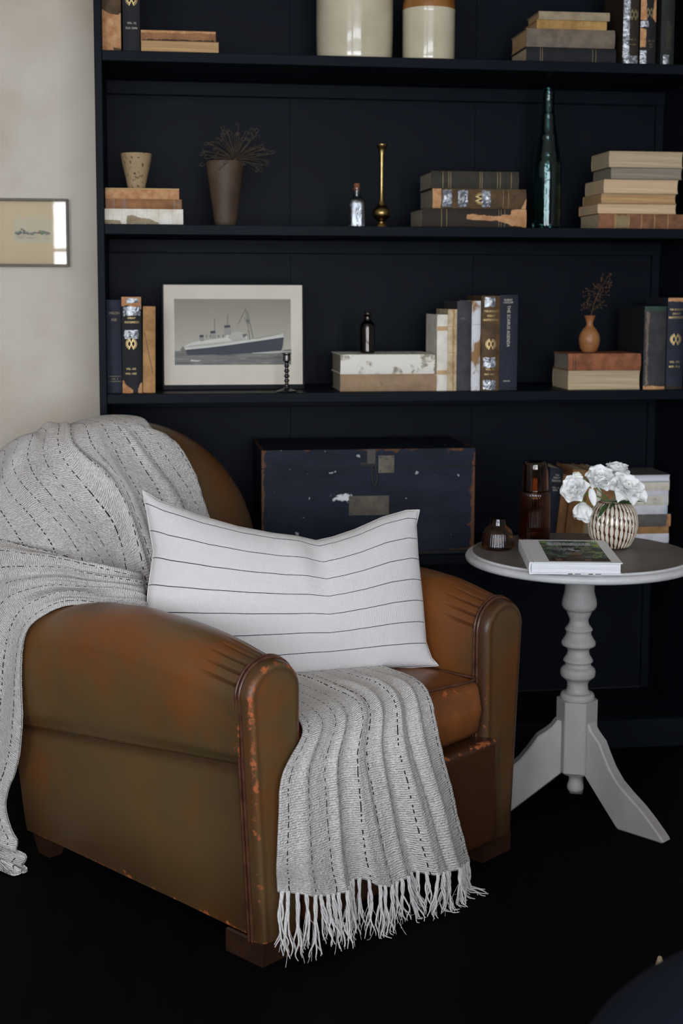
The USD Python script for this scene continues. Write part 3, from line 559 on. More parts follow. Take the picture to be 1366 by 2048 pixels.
# ---- third shelf, left three
b = Book('book', 'navy cloth book with dim gilt title and lines, leftmost on the third shelf', -.1025, 3.434, Z3, .225, .0345, .16, 'bk_navy_cloth', pose='stand')
b.text('ENGLISH', .0185, .1935, .0060, 'gold_dim', .025); b.text('AGE', .018, .1775, .0060, 'gold_dim', .014); b.bands([.028, .0405], 'gold_dim', .0008); b.text('VOL. I', .0175, .0345, .0042, 'gold_dim', .016)
b = Book('book', 'black book with crinkled film, gilt emblem and torn tan ends, second on the third shelf', -.0665, 3.430, Z3, .233, .0475, .16, 'bk_black_cloth', pose='stand')
b.patch([(-.1, .90), (.30, .905), (.52, .89), (.85, .87), (.92, .86), (1.1, .9), (1.1, 1.1), (-.1, 1.1)], seed=51, jag=.02); b.patch([(-.1, -.1), (.55, -.1), (.56, .04), (.3, .07), (.15, .10), (.1, .13), (-.1, .14)], seed=52, jag=.02); b.patch([(.78, -.1), (1.1, -.1), (1.1, .14), (.9, .1), (.78, .05)], seed=53, jag=.02)
b.film(.08, .95, .80, .90, 54); b.film(.12, .88, .565, .66, 55); b.film(.25, .85, .93, .985, 56); b.emblem(.0225, .1195, .0125); b.text('GREAT', .0235, .1815, .0044, 'gold', .022); b.text('MASTERPIECES', .0245, .1715, .0048, 'gold', .034); b.text('VOL. XII', .021, .0590, .0042, 'gold', .026); b.text('MOL-NIE', .021, .0475, .0042, 'gold', .027)
b = Book('book', 'bare tan bound text block with stitched diagonal seam, third on the third shelf', -.018, 3.436, Z3+.0002, .209, .0300, .13, 'bk_kraft', 'paper_tan', pose='stand', spine='bk_tan_cloth', lean=.8, over=.0005)
for k in range(11):
    t = k/11; r0, u0 = .004+.020*t, .146-.100*t; LNm = LineString([(r0, u0), (r0+.0014, u0-.0075)]).buffer(.0006); b.onspine('stitch', extrude(LNm, .0005), 'dark_ink')
b.bands([.152, .126, .028], 'bk_tan_brown', .0008, 'sewing_line')
# ---- third shelf, white pair lying under the brown bottle
b = Book('book', 'kraft brown book lettered MANTA YO in gilt, under the white book on the third shelf', .466, 3.432, Z3, .243, .0425, .17, 'bk_greige', 'paper_grey', spine='bk_fawn', rz=-.3)
b.text('MANTA', .100, .0205, .017, 'gold_dim', .092); b.text('YO', .181, .0215, .0165, 'gold_dim', .040); b.text('C', .0225, .0205, .011, 'gold_dim')
b = Book('book', 'thick worn white book lying under the brown glass bottle on the third shelf', .4665, 3.432, Z3+.0427, .240, .0485, .17, 'worn_white', 'paper_grey', rz=.2)
b.patch([(.975, -.1), (1.03, -.1), (1.03, 1.1), (.985, 1.1)], 'bk_greige', 57, name='worn_edge')
# ---- third shelf, upright six
b = Book('book', 'upright white book with two tan bands, first of the upright row', .7095, 3.432, Z3, .190, .0270, .14, 'bk_white_spine', 'paper_white', pose='stand', rz=0)
b.bands([.0405, .150], 'bk_sand', .011, 'tan_band')
b = Book('book', 'upright cream book with tan streaks, second of the upright row', .7372, 3.432, Z3, .203, .0228, .145, 'bk_cream_cloth', 'paper_cream', pose='stand')
b.bands([.045, .095, .16], 'bk_tan_cloth', .0012, 'sewing_line'); b.patch([(.55, -.1), (.68, -.1), (.7, 1.1), (.5, 1.1)], 'bk_tan_cloth', 61, name='worn_streak')
b = Book('book', 'upright charcoal cloth book, third of the upright row', .7608, 3.434, Z3, .223, .0365, .16, 'bk_charcoal', pose='stand')
b.text('CTS', .0145, .180, .0042, 'grey_ink', .011)
b = Book('book', 'upright worn white book with brown marbling, narrow, fourth of the upright row', .7982, 3.434, Z3, .224, .0225, .15, 'marble_worn', 'paper_white', pose='stand'); b.bands([.165], 'grey_ink', .0008, 'sewing_line')
b = Book('book', 'upright brown book lettered VOL. V with film patches, fifth of the upright row', .8222, 3.430, Z3, .237, .0470, .16, 'bk_olive_brown', pose='stand')
b.film(.12, .72, .88, .985, 62); b.film(.10, .78, .245, .355, 63); b.film(.10, .80, .01, .115, 64); b.emblem(.0235, .1165, .0125); b.text("THE WORLD'S", .0235, .1985, .0046, 'gold', .036); b.text('GREAT', .0235, .1870, .0046, 'gold', .022); b.text('MASTERPIECES', .0235, .1770, .0048, 'gold', .038)
b.text('VOL. V', .022, .0535, .0048, 'gold', .022); b.text('GAY-HAY', .021, .0410, .0046, 'gold', .026)
b = Book('book', 'upright navy book lettered THE ICARUS AGENDA, last of the upright row', .8705, 3.434, Z3, .239, .0455, .165, 'bk_navy_cloth', 'paper', pose='stand', bulge=.002)
b.text('ROBERT', .0200, .2265, .0046, 'cream_ink', .021); b.text('LUDLUM', .0200, .2205, .0046, 'cream_ink', .023); b.text('THE ICARUS AGENDA', .0215, .1610, .0074, 'cream_ink', .103, vertical=True); b.text('GRAFTON', .0185, .0235, .0032, 'cream_ink', .016)
# ---- third shelf, right
b = Book('book', 'cream book lying under the orange brown one at the right of the third shelf', 1.049, 3.432, Z3, .190, .0490, .135, 'bk_greige', 'paper', front='pages', over=.001, board=.0012)
b = Book('book', 'orange brown cloth book lying under the small wooden bud vase', 1.0475, 3.432, Z3+.0492, .191, .0425, .135, 'bk_chestnut', 'paper_grey')
b.patch([(.82, .05), (1.02, .05), (1.02, .95), (.80, .95)], 'bk_chestnut', 71, name='faded_patch'); b.bands([.012, .018], 'bk_umber', .0012, 'printed_line')
b = Book('book', 'upright black book, its fore-edge cracked open, beside the wooden bud vase', 1.247, 3.434, Z3, .211, .0580, .20, 'bk_bottle_dark', 'paper_grey', pose='stand', spine='bk_slate')
b.patch([(.07, .03), (.20, .03), (.17, .5), (.21, .93), (.07, .94)], 'bk_taupe', 72, name='torn_patch', jag=.03); b.patch([(-.02, .94), (1.02, .94), (1.02, 1.03), (-.02, 1.03)], 'bk_teal', 73, name='cloth_edge', jag=.03); b.patch([(-.02, -.1), (1.02, -.1), (1.02, .04), (-.02, .05)], 'torn_tan', 74, jag=.03)
b = Book('book', "navy book lettered THE WORLD'S GREAT MASTERPIECES, at the right end of the third shelf", 1.3065, 3.430, Z3, .233, .0440, .16, 'bk_navy_cloth', pose='stand')
b.text("THE WORLD'S", .0215, .2030, .0048, 'gold', .034); b.text('GREAT', .0215, .1925, .0048, 'gold', .020); b.text('MASTERPIECES', .0215, .1830, .0052, 'gold', .038); b.emblem(.0215, .1275, .0135); b.text('VOL. XIV', .0205, .0700, .0050, 'gold', .026); b.text('MIR-PLA', .0205, .0580, .0050, 'gold', .028); b.patch([(-.1, .96), (1.1, .95), (1.1, 1.1), (-.1, 1.1)], 'torn_tan', 75); b.patch([(-.1, -.1), (1.1, -.1), (1.1, .03), (-.1, .04)], 'bk_umber', 76)
# ---- fourth shelf, behind the flowers
b = Book('book', 'navy book with gilt lettering leaning behind the amber carafe', 1.002, 3.484, S4, .205, .034, .14, 'bk_navy_cloth', pose='stand', lean=6.0)
b.text('THE', .019, .187, .0042, 'cream_ink'); b.text('GREAT', .019, .180, .0042, 'cream_ink'); b.text('MASTER', .019, .172, .0048, 'cream_ink', .024); b.text('VOL. I', .018, .154, .0042, 'cream_ink'); b.text('MEN', .018, .1475, .0042, 'cream_ink')
b = Book('book', 'kraft brown book leaning against its neighbour, second behind the amber carafe', 1.0395, 3.490, S4, .186, .022, .14, 'bk_kraft', pose='stand', lean=6.0)
b = Book('book', 'tall kraft brown book leaning behind the lower white rose', 1.0630, 3.484, S4, .199, .045, .15, 'bk_kraft', pose='stand', lean=6.0)
b = Book('book', 'ochre patterned book leaning behind the drooping white rose', 1.1100, 3.488, S4, .197, .026, .15, 'bk_ochre', pose='stand', lean=5.0); b.patch([(.1, .02), (.9, .02), (.9, .35), (.6, .42), (.1, .3)], 'bk_greige', 81, name='printed_patch')
b = Book('book', 'thin cream book leaning between two brown ones behind the flower vase', 1.1370, 3.488, S4, .195, .014, .15, 'bk_white_spine', pose='stand', lean=5.0)
b = Book('book', 'brown book leaning last in the row behind the flower vase', 1.1520, 3.488, S4, .190, .050, .15, 'bk_tan_brown', pose='stand', lean=4.0)
zz = S4
for k, (lb, T, Lg, cv, pg, fr, x) in enumerate([
    ('white paperback lying lowest in the stack right of the flowers', .0250, .200, 'bk_lilac_white', 'paper_white', 'spine', 1.153),
    ('tan edged book lying second from the bottom right of the flowers', .0185, .200, 'bk_tan_cloth', 'paper_tan', 'spine', 1.152),
    ('dark grey book with ochre spine end, lying third up right of the flowers', .0330, .204, 'bk_grey_board', 'paper_tan', 'spine', 1.153),
    ('white book with pale blue spine end, lying fourth up right of the flowers', .0230, .194, 'bk_lilac_white', 'paper_white', 'spine', 1.153),
    ('cream book with faint printed columns, lying fifth up right of the flowers', .0255, .198, 'bk_white_spine', 'paper_white', 'spine', 1.151),
    ('slim white book lying third from the top right of the flowers', .0140, .195, 'bk_lilac_white', 'paper_white', 'spine', 1.154),
    ('mottled white book lying second from the top right of the flowers', .0220, .198, 'bk_white_spine', 'paper_white', 'spine', 1.153),
    ('pale grey covered book on top of the stack right of the flowers', .0200, .200, 'bk_grey_board', 'paper_white', 'pages', 1.153)]):
    b = Book('book', lb, x, 3.500, zz, Lg, T, .14, cv, pg, front=fr, bulge=T*.06, over=.001, board=.0014); zz += T+.0002
    if k == 4:
        for j, rx in enumerate((.085, .110, .135, .160)): b.text('101', rx, .0165, .0036, 'dark_ink'); b.text('11', rx, .0075, .0050, 'grey_ink')
        b.patch([(.955, .05), (.975, .05), (.975, .95), (.955, .95)], 'bk_pale_blue', 85, name='printed_patch')
    if k == 3: b.patch([(.96, -.1), (1.02, -.1), (1.02, 1.1), (.97, 1.1)], 'bk_pale_blue', 86, name='printed_patch')
    if k == 2: b.patch([(.945, -.1), (1.03, -.1), (1.03, 1.1), (.945, 1.1)], 'torn_tan', 87, name='torn_patch')
# ---------------------------------------------------------------- pots, bottles and brass on the shelves
def pot(name, label, cat_, loc, parts, n=64):
    t = thing(name, label, cat_, loc)
    for nm, prof, mt in parts: part(t, nm, lathe(prof, n), mt, 38)
    return t
def sp(pts, n=40): return [tuple(p) for p in smoothprof(pts, n)]
t = pot('stoneware_jar', 'large cream glazed stoneware jar, cut by the top of the picture', 'jar', (.514, 3.535, Z1),
    [('body', [(0, 0)]+sp([(.086, 0), (.0915, .004), (.0935, .012), (.0955, .10), (.0955, .215), (.092, .235), (.070, .252), (.048, .258)], 50)+sp([(.046, .259), (.046, .285), (.050, .292), (.044, .295), (.038, .290), (.038, .25)], 20), 'stoneware')])
t = pot('stoneware_jar', 'smaller cream stoneware jar with a brown glazed shoulder, beside the large jar', 'jar', (.6945, 3.500, Z1),
    [('body', [(0, 0)]+sp([(.058, 0), (.0625, .003), (.0645, .010), (.0650, .06), (.0650, .118), (.0655, .1300)], 40), 'stoneware'), ('shoulder', sp([(.0656, .1300), (.0652, .142), (.060, .160), (.045, .176), (.034, .182), (.034, .205), (.037, .209), (.031, .211), (.028, .205), (.028, .15)], 40), 'stoneware_brown')])
t = pot('clay_cup', 'speckled tan clay cup tapering to its foot, on the left pile of books', 'cup', (-.027, 3.492, Z2+.0872),
    [('body', [(0, 0)]+sp([(.0185, 0), (.0205, .003), (.0265, .03), (.0335, .06), (.0375, .086), (.0365, .0868), (.0335, .078), (.022, .03), (.012, .008)], 50)+[(0, .006)], 'speckle_clay')])
vase = pot('clay_vase', 'tall rust brown clay vase tapering to its foot, holding dried flower stalks', 'vase', (.190, 3.520, Z2),
    [('body', [(0, 0)]+sp([(.0235, 0), (.0255, .003), (.0330, .05), (.0420, .115), (.0462, .150), (.0462, .160), (.0440, .1605), (.0425, .150), (.034, .08), (.02, .02)], 50)+[(0, .012)], 'rust_clay')])
r = np.random.default_rng(3)
d = thing('dried_allium', 'dried spent allium head with curled stalks, standing in the rust brown clay vase', 'dried flower', (.190, 3.520, Z2+.02))
hub = np.array([.024, -.012, .143])
part(d, 'main_stem', tube(curve([(0, 0, 0), (.01, -.004, .08), hub], 14), .0022, 8), 'dry_stem', True)
part(d, 'hub', mv((np.array(trimesh.creation.icosphere(2, .008).vertices), trimesh.creation.icosphere(2, .008).faces), hub), 'dry_stem', True)
for k in range(64):
    z = 1-1.12*(k+.5)/64; ph = k*2.39996; rr = math.sqrt(max(0, 1-z*z)); dr = np.array([rr*math.cos(ph), rr*math.sin(ph)*.8, z]); dr /= np.linalg.norm(dr)
    if dr[1] > .55 and k % 2: continue
    ln = r.uniform(.062, .100)*(1.0 if dr[2] > -.05 else .9); side = np.cross(dr, [0, 1, .2]); side /= np.linalg.norm(side); bend = r.uniform(-.012, .012)
    P = [hub+dr*ln*s+side*bend*s*s-np.array([0, 0, .012])*s*s for s in np.linspace(0, 1, 6)]
    R = [.0013, .0011, .0010, .0009, .0009, .0009]
    cr = r.uniform(.0028, .0052); e = P[-1]; tng = (P[-1]-P[-2])/np.linalg.norm(P[-1]-P[-2]); turn = r.uniform(3.5, 6.5); sg = r.choice([-1, 1])
    for a in np.linspace(.5, turn, 8): P.append(e+tng*cr*math.sin(a)+sg*side*cr*(1-math.cos(a))); R.append(.0008)
    part(d, 'stalk', tube(np.array(P), np.array(R), 4), 'dry_stem', True)
    if k % 3 == 0:
        fl = [tube(np.array([e, e+.008*np.array(v)]), .0007, 4) for v in r.normal(size=(4, 3))*.6]
        part(d, 'floret', cat(fl), 'dry_stem', True)
# little square bottle with a cork
sq = lambda hw, z, rr=.004: np.array([[x, y, z] for x, y in np.array(Polygon([(-hw, -hw), (hw, -hw), (hw, hw), (-hw, hw)]).buffer(-rr).buffer(rr, quad_segs=4).exterior.coords)[:-1]])
def loftz(levels, n=24):
    rows = []
    for (hw, z, rd) in levels:
        a = np.arange(n)*2*np.pi/n; c, s = np.cos(a), np.sin(a); p = 2+10*(1-rd); k = (np.abs(c)**p+np.abs(s)**p)**(-1/p)
        rows.append(np.stack([hw*k*c, hw*k*s, np.full(n, z)], 1))
    return np.stack(rows, 1)
bt = thing('glass_bottle', 'small clear square glass bottle with a cork stopper, on the second shelf', 'bottle', (.5145, 3.490, Z2))
lv = [(.0001, 0, 0), (.016, 0, 0), (.0188, .003, 0), (.0190, .060, 0), (.0185, .066, .2), (.012, .073, .7), (.0085, .0765, 1), (.0080, .092, 1), (.0105, .094, 1), (.0105, .098, 1), (.0070, .098, 1), (.0062, .094, 1), (.0062, .078, 1), (.0095, .0735, .8), (.0165, .064, .2), (.0170, .006, 0), (.0001, .005, 0)]
part(bt, 'bottle_body', grid(loftz(lv, 32), closed=True), 'clear_glass', 40)
part(bt, 'cork', lathe([(0, .088), (.0058, .088), (.0072, .098), (.0076, .107), (.0066, .109), (0, .109)], 20), 'cork', 30)
pot('bud_vase', 'tall slender brass bud vase with a round bulb foot, on the second shelf', 'vase', (.5770, 3.490, Z2),
    [('body', [(0, 0)]+sp([(.0145, 0), (.0165, .003), (.0150, .008), (.0095, .014), (.0125, .019), (.0215, .028), (.0235, .037), (.0200, .047), (.0115, .055), (.0070, .068), (.0052, .090), (.0056, .14), (.0068, .178), (.0090, .193), (.0140, .2040), (.0135, .2052), (.0085, .197), (.0050, .18), (.0036, .09)], 90)+[(0, .07)], 'brass')])
gb = thing('glass_bottle', 'tall green glass bottle with a ringed neck, standing on the second shelf', 'bottle', (1.0165, 3.545, Z2))
out = [(.030, 0), (.0355, .004), (.0365, .012), (.0365, .140), (.0362, .165), (.0335, .180), (.0325, .184), (.0322, .190), (.0295, .205), (.0262, .222), (.0250, .230), (.0252, .236), (.0225, .246), (.0192, .270), (.0178, .285), (.0182, .290), (.0160, .300), (.0146, .330), (.0158, .336), (.0160, .352), (.0150, .358)]
inn = [(.0108, .358), (.0105, .335), (.0120, .30), (.0150, .27), (.0215, .23), (.0290, .19), (.0328, .165), (.0330, .02), (.020, .016), (.010, .030)]
part(gb, 'bottle_body', lathe([(0, .012), (.012, .010), (.024, .001)]+sp(out, 110)+sp(inn, 50)+[(0, .034)], 64), 'green_glass', 40)
pot('medicine_bottle', 'small dark brown glass bottle standing on the worn white book', 'bottle', (.5452, 3.502, Z3+.0915),
    [('bottle_body', [(0, .002), (.012, 0)]+sp([(.0160, 0), (.0185, .003), (.0188, .062), (.0172, .073), (.0100, .082), (.0086, .086), (.0086, .094), (.0104, .0955), (.0106, .1010), (.0095, .1025)], 50)+sp([(.0068, .1025), (.0064, .086), (.0090, .079), (.0158, .070), (.0166, .006), (.012, .004)], 24)+[(0, .004)], 'brown_glass')], 48)
pot('candlestick', 'small pewter candlestick with beaded stem, in front of the ship picture', 'candlestick', (.3330, 3.428, Z3),
    [('foot', [(0, 0)]+sp([(.0245, 0), (.0262, .0012), (.0240, .003), (.0120, .0072), (.0062, .011), (.0050, .014)], 24), 'pewter'),
     ('stem', sp([(.0050, .0135), (.0072, .017), (.0046, .0205), (.0040, .023), (.0066, .0275), (.0044, .032), (.0040, .034), (.0070, .0395), (.0042, .0445), (.0040, .047), (.0066, .052), (.0044, .057), (.0042, .060), (.0064, .0645), (.0044, .069), (.0048, .073)], 80), 'pewter'),
     ('candle_cup', sp([(.0048, .072), (.0072, .076), (.0100, .078), (.0094, .081), (.0090, .090), (.0100, .0935), (.0122, .0945), (.0120, .0962), (.0080, .0962), (.0076, .085)], 40)+[(0, .084)], 'pewter')])
bv = pot('wooden_bud_vase', 'small turned wooden bud vase with a flared neck, on the orange brown book', 'vase', (1.1215, 3.492, Z3+.0918),
    [('body', [(0, 0)]+sp([(.0145, 0), (.0180, .0025), (.0250, .018), (.0272, .032), (.0250, .046), (.0170, .060), (.0098, .0690), (.0088, .074), (.0108, .084), (.0148, .0945), (.0138, .0950), (.008, .084), (.005, .072)], 70)+[(0, .04)], 'turned_wood')])
r = np.random.default_rng(8)
sg = thing('dried_sprig', 'dried sprig of tiny brown seed pods, standing in the turned wooden bud vase', 'dried flower', (1.1215, 3.492, Z3+.145))
main = curve([(0, 0, 0), (.004, 0, .045), (.014, -.003, .085), (.030, -.004, .118), (.046, 0, .140)], 20)
tw = [tube(main, np.linspace(.0011, .0006, 20), 5)]; pods = []
for k in range(17):
    i = 6+int(13*k/17); o = main[i]; s_ = -1 if k % 2 else 1
    dv = np.array([s_*r.uniform(.5, 1.0), r.uniform(-.5, .5), r.uniform(.3, .9)]); dv /= np.linalg.norm(dv); ln = r.uniform(.018, .036)*(1.1-.5*(k/17))
    e = o+dv*ln-np.array([0, 0, .004]); tw.append(tube(curve([o, o+dv*ln*.5+[0, 0, .003], e], 8), .0005, 4))
    for j in range(4):
        f_ = e+r.normal(size=3)*.0058; tw.append(tube(np.array([o+dv*ln*.75, f_]), .0004, 4))
        m = trimesh.creation.icosphere(1, 1.0); v = np.array(m.vertices)*[.0015, .0015, .0029]; pods.append(mv((v, m.faces), f_, rx=r.uniform(-60, 60), ry=r.uniform(-50, 50)))
part(sg, 'twig', cat(tw), 'dry_pod', True)
for p_ in pods: part(sg, 'seed_pod', p_, 'dry_pod', True)

# ---------------------------------------------------------------- framed pictures (flat prints)
def flat_print(parent, name, w, h, shapes, y, label=None, step=.00002):
    """coloured flat shapes (fractions of the print) printed on one sheet that faces -y"""
    V, F, C, n = [], [], [], 0
    for k, (pts, col) in enumerate(shapes):
        g = pts if hasattr(pts, 'area') else Polygon(pts)
        g = affinity.scale(g, w, h, origin=(0, 0)).intersection(shapely.box(0, 0, w, h))
        for q in getattr(g, 'geoms', [g]):
            if q.is_empty or q.area < 1e-10 or q.geom_type != 'Polygon': continue
            v2, f = trimesh.creation.triangulate_polygon(q, engine='earcut'); f = np.asarray(f)
            a, b_, c = (v2[f[:, i]] for i in range(3)); cw = (b_[:, 0]-a[:, 0])*(c[:, 1]-a[:, 1])-(b_[:, 1]-a[:, 1])*(c[:, 0]-a[:, 0]) < 0; f[cw] = f[cw][:, ::-1]
            V.append(np.stack([v2[:, 0], np.full(len(v2), y-.0001-step*k), v2[:, 1]], 1)); F.append(f+n); n += len(v2); C.append(np.tile(np.array(lin(*col)), (len(v2), 1)))
    return part(parent, name, (np.vstack(V), np.vstack(F)), 'print', False, attrs=dict(ink=np.vstack(C)), label=label)
def strip(pts, w): return LineString(pts).buffer(w, cap_style=2)
def zz_(x, y): return ((x-505)/690, (803-y)/395)
Zp = lambda *p: [zz_(x, y) for x, y in p]
ship = [(shapely.box(0, 0, 1, 1), (150, 148, 138))]
for k in range(14): ship.append((shapely.box(0, .22+.055*k, 1, 1), tuple(int(a-(k*3.0)) for a in (172, 167, 152))))
ship.append((Polygon([(0, 0), (0, .205)]+[(x, .205+.012*math.sin(x*9)) for x in np.linspace(0, 1, 20)]+[(1, .21), (1, 0)]), (112, 112, 106)))
rs = np.random.default_rng(12)
for k in range(70):
    x, y = rs.uniform(0, 1), rs.uniform(.01, .19); l = rs.uniform(.02, .10)
    ship.append((affinity.scale(Point(x, y).buffer(1), l, rs.uniform(.002, .006)), tuple(int(a) for a in np.array([1, 1, .95])*rs.choice([86, 96, 132, 150], p=[.35, .3, .25, .1]))))
ship += [(Zp((965, 722), (1190, 714), (1195, 726), (1100, 735), (960, 735)), (176, 174, 164)), (Zp((600, 772), (660, 776), (640, 784), (596, 780)), (190, 188, 178)), (Zp((1150, 716), (1198, 710), (1198, 722), (1140, 722)), (96, 96, 92))]
ship += [(Zp((556, 692), (600, 672), (650, 660), (740, 648), (800, 640), (826, 612), (868, 604), (905, 608), (928, 622), (936, 652), (1000, 648), (1100, 628), (1148, 612), (1152, 642), (830, 690), (572, 716)), (196, 194, 184)),
         (Zp((820, 640), (826, 612), (868, 604), (905, 608), (922, 622), (926, 650), (850, 660)), (168, 166, 156)), (Zp((905, 618), (932, 618), (930, 628), (912, 640)), (92, 92, 92)),
         (Zp((571, 712), (700, 700), (830, 684), (1000, 660), (1152, 638), (1146, 690), (1138, 719), (900, 736), (760, 744), (578, 748), (566, 728)), (50, 54, 64)),
         (Zp((571, 714), (566, 728), (578, 748), (760, 744), (760, 741), (580, 744)), (108, 100, 94)),
         (Zp((541, 705), (556, 690), (568, 712), (562, 742), (541, 730)), (110, 108, 104))]
for k in range(26): ship.append((Zp((592+12*k, 688-1.45*k), (598+12*k, 687-1.45*k), (598+12*k, 690-1.45*k), (592+12*k, 691-1.45*k)), (120, 118, 112)))
for k in range(20): ship.append((Zp((600+14*k, 700-2.0*k), (606+14*k, 699-2.0*k), (606+14*k, 701-2.0*k), (600+14*k, 702-2.0*k)), (132, 130, 124)))
ship.append((strip(Zp((560, 696), (830, 668), (1150, 616)), .004), (150, 148, 140)))
for (x0, x1, y0, y1, sl) in ((654, 677, 622, 662, 5), (718, 747, 598, 645, 6), (801, 835, 564, 624, 7)):
    ship.append((Zp((x0+sl*.4, y1), (x1+sl*.4, y1-3), (x1-sl*.4, y0+2), (x0-sl*.4, y0+5)), (142, 138, 132)))
    ship.append((Zp((x0-sl*.1, y0+18), (x1-sl*.1, y0+14), (x1-sl*.4, y0), (x0-sl*.4, y0+3)), (54, 57, 64)))
for a in [((925, 462), (938, 560), (950, 655)), ((938, 552), (918, 520)), ((741, 520), (741, 600)), ((820, 500), (817, 565)), ((936, 480), (968, 640)), ((925, 470), (880, 560))]: ship.append((strip(Zp(*a), .0022), (104, 103, 98)))
ship.append((Zp((930, 530), (942, 530), (944, 556), (934, 556)), (96, 95, 92)))
for x in (690, 712, 788, 760): ship.append((Zp((x, 640), (x+7, 638), (x+7, 622), (x, 624)), (110, 108, 104)))
sp_ = thing('ship_picture', 'black framed vintage photograph of an ocean liner in a cream mount, on the third shelf', 'picture', (.030, 3.520, Z3))
FW, FH, fr = .3585, .2670, .0085
fm = cat([rbox(0, FW, 0, .016, 0, fr+.004, .0012, 1), rbox(0, FW, 0, .016, FH-fr*.5, FH, .0012, 1), rbox(0, fr*.6, 0, .016, 0, FH, .0012, 1), rbox(FW-fr*.6, FW, 0, .016, 0, FH, .0012, 1)])
tilt = lambda m: mv(m, (0, 0, 0), rx=-3.5)
part(sp_, 'frame', tilt(fm), 'frame_dark'); part(sp_, 'mount', tilt(box(.004, FW-.004, .006, .012, .006, FH-.003)), 'mat_board', False)
pp = flat_print(sp_, 'photograph', .2925, .1650, ship, 0)
mp = UsdGeom.Mesh(stage.GetPrimAtPath(pp)); v = np.array(mp.GetPointsAttr().Get()); v = v+[.0315, .0059, .0625]; v, _ = tilt((v, None)); mp.GetPointsAttr().Set(Vt.Vec3fArray.FromNumpy(v.astype(np.float32)))
# small framed sketch on the left wall
wp = thing('wall_picture', 'small thin framed sketch under glass, hanging on the cream wall left of the bookcase', 'picture', (-.402, RY1-.022, 1.2505))
PW, PH, f2 = .198, .1735, .0065
part(wp, 'frame', cat([rbox(0, PW, 0, .02, 0, f2, .001, 1), rbox(0, PW, 0, .02, PH-f2, PH, .001, 1), rbox(0, f2, 0, .02, f2*.5, PH-f2*.5, .001, 1), rbox(PW-f2, PW, 0, .02, f2*.5, PH-f2*.5, .001, 1)]), 'frame_gilt')
part(wp, 'mount', box(.004, PW-.004, .012, .018, .004, PH-.004), 'mat_tan', False)
sk = [(shapely.box(0, 0, 1, 1), (196, 184, 158))]; rk = np.random.default_rng(4)
for k in range(60):
    x = rk.uniform(.06, .92); y = .30+.10*rk.random()+(.22*math.exp(-((x-.22)/.07)**2)+.10*math.exp(-((x-.7)/.2)**2))*rk.random()
    sk.append((affinity.scale(Point(x, y).buffer(1), rk.uniform(.02, .05), rk.uniform(.02, .05)), tuple(int(c*rk.uniform(.8, 1.2)) for c in (116, 120, 108))))
for k in range(20): sk.append((affinity.scale(Point(rk.uniform(.1, .9), rk.uniform(.14, .3)).buffer(1), .08, .008), (168, 162, 142)))
pp = flat_print(wp, 'sketch', .098, .062, sk, 0); mp = UsdGeom.Mesh(stage.GetPrimAtPath(pp)); v = np.array(mp.GetPointsAttr().Get())+[.058, .0118, .062]; mp.GetPointsAttr().Set(Vt.Vec3fArray.FromNumpy(v.astype(np.float32)))
part(wp, 'glass', box(.005, PW-.005, .0052, .0068, .005, PH-.005), 'pane', False)
# ---------------------------------------------------------------- on the table
TT = .610
def fluted(prof, n=40, amp=.0007, seg=6):
    """a lathe whose outer wall carries upright ribs; prof rows (r, z, rib strength)"""
    a = np.arange(n*seg)*2*np.pi/(n*seg); rb = (np.abs(np.sin(a*n/2))-.6)
    rows = [np.stack([(r+amp*k*rb)*np.cos(a), (r+amp*k*rb)*np.sin(a), np.full(len(a), z)], 1) for r, z, k in prof]
    return grid(np.stack(rows, 1), closed=True)
def ip(pts, n): return [tuple(q) for q in smoothprof(pts, n)]
cf = thing('carafe', 'tall ribbed amber glass carafe, at the back of the side table', 'carafe', (.884, 3.136, TT))
part(cf, 'carafe_body', fluted([(.0001, .004, 0), (.026, .004, 0)]+ip([(.030, 0, 0), (.0345, .0022, .3), (.0362, .008, 1), (.0364, .090, 1), (.0360, .112, 1), (.0340, .1185, .6), (.0285, .1225, 0), (.0265, .126, 0), (.0262, .150, 0), (.0258, .153, 0)], 46)+ip([(.0240, .153, 0), (.0242, .127, 0), (.0305, .118, 0), (.0338, .110, 0), (.0338, .012, 0), (.030, .0075, 0)], 24)+[(.0001, .007, 0)], 42), 'amber_glass', 45)
tu = thing('tumbler', 'plain amber glass tumbler turned upside down over the carafe neck', 'glass', (.884, 3.136, TT+.1235))
part(tu, 'tumbler_body', lathe([(.0302, 0)]+ip([(.0312, .0006), (.0305, .020), (.0292, .060), (.0270, .0655), (.020, .0680)], 24)+[(0, .0682), (0, .0640)]+ip([(.018, .0638), (.0252, .0620), (.0278, .058), (.0288, .020), (.0292, .0006)], 18)+[(.0302, 0)], 64), 'amber_glass', 40)
sj = thing('ribbed_jar', 'low ribbed amber glass jar with a narrower neck, at the left of the side table', 'jar', (.778, 3.060, TT))
part(sj, 'jar_body', fluted([(.0001, .006, 0), (.026, .005, 0)]+ip([(.031, 0, 0), (.0355, .0028, .3), (.0372, .010, 1), (.0372, .022, 1), (.0345, .034, 1), (.0285, .046, .8), (.0215, .053, .3), (.0185, .057, 0), (.0178, .062, 0), (.0182, .068, 0), (.0176, .070, 0)], 46)+ip([(.0158, .070, 0), (.0158, .058, 0), (.0190, .052, 0), (.0262, .044, 0), (.0325, .032, 0), (.0350, .022, 0), (.0345, .012, 0), (.028, .009, 0)], 30)+[(.0001, .009, 0)], 42), 'amber_glass', 45)
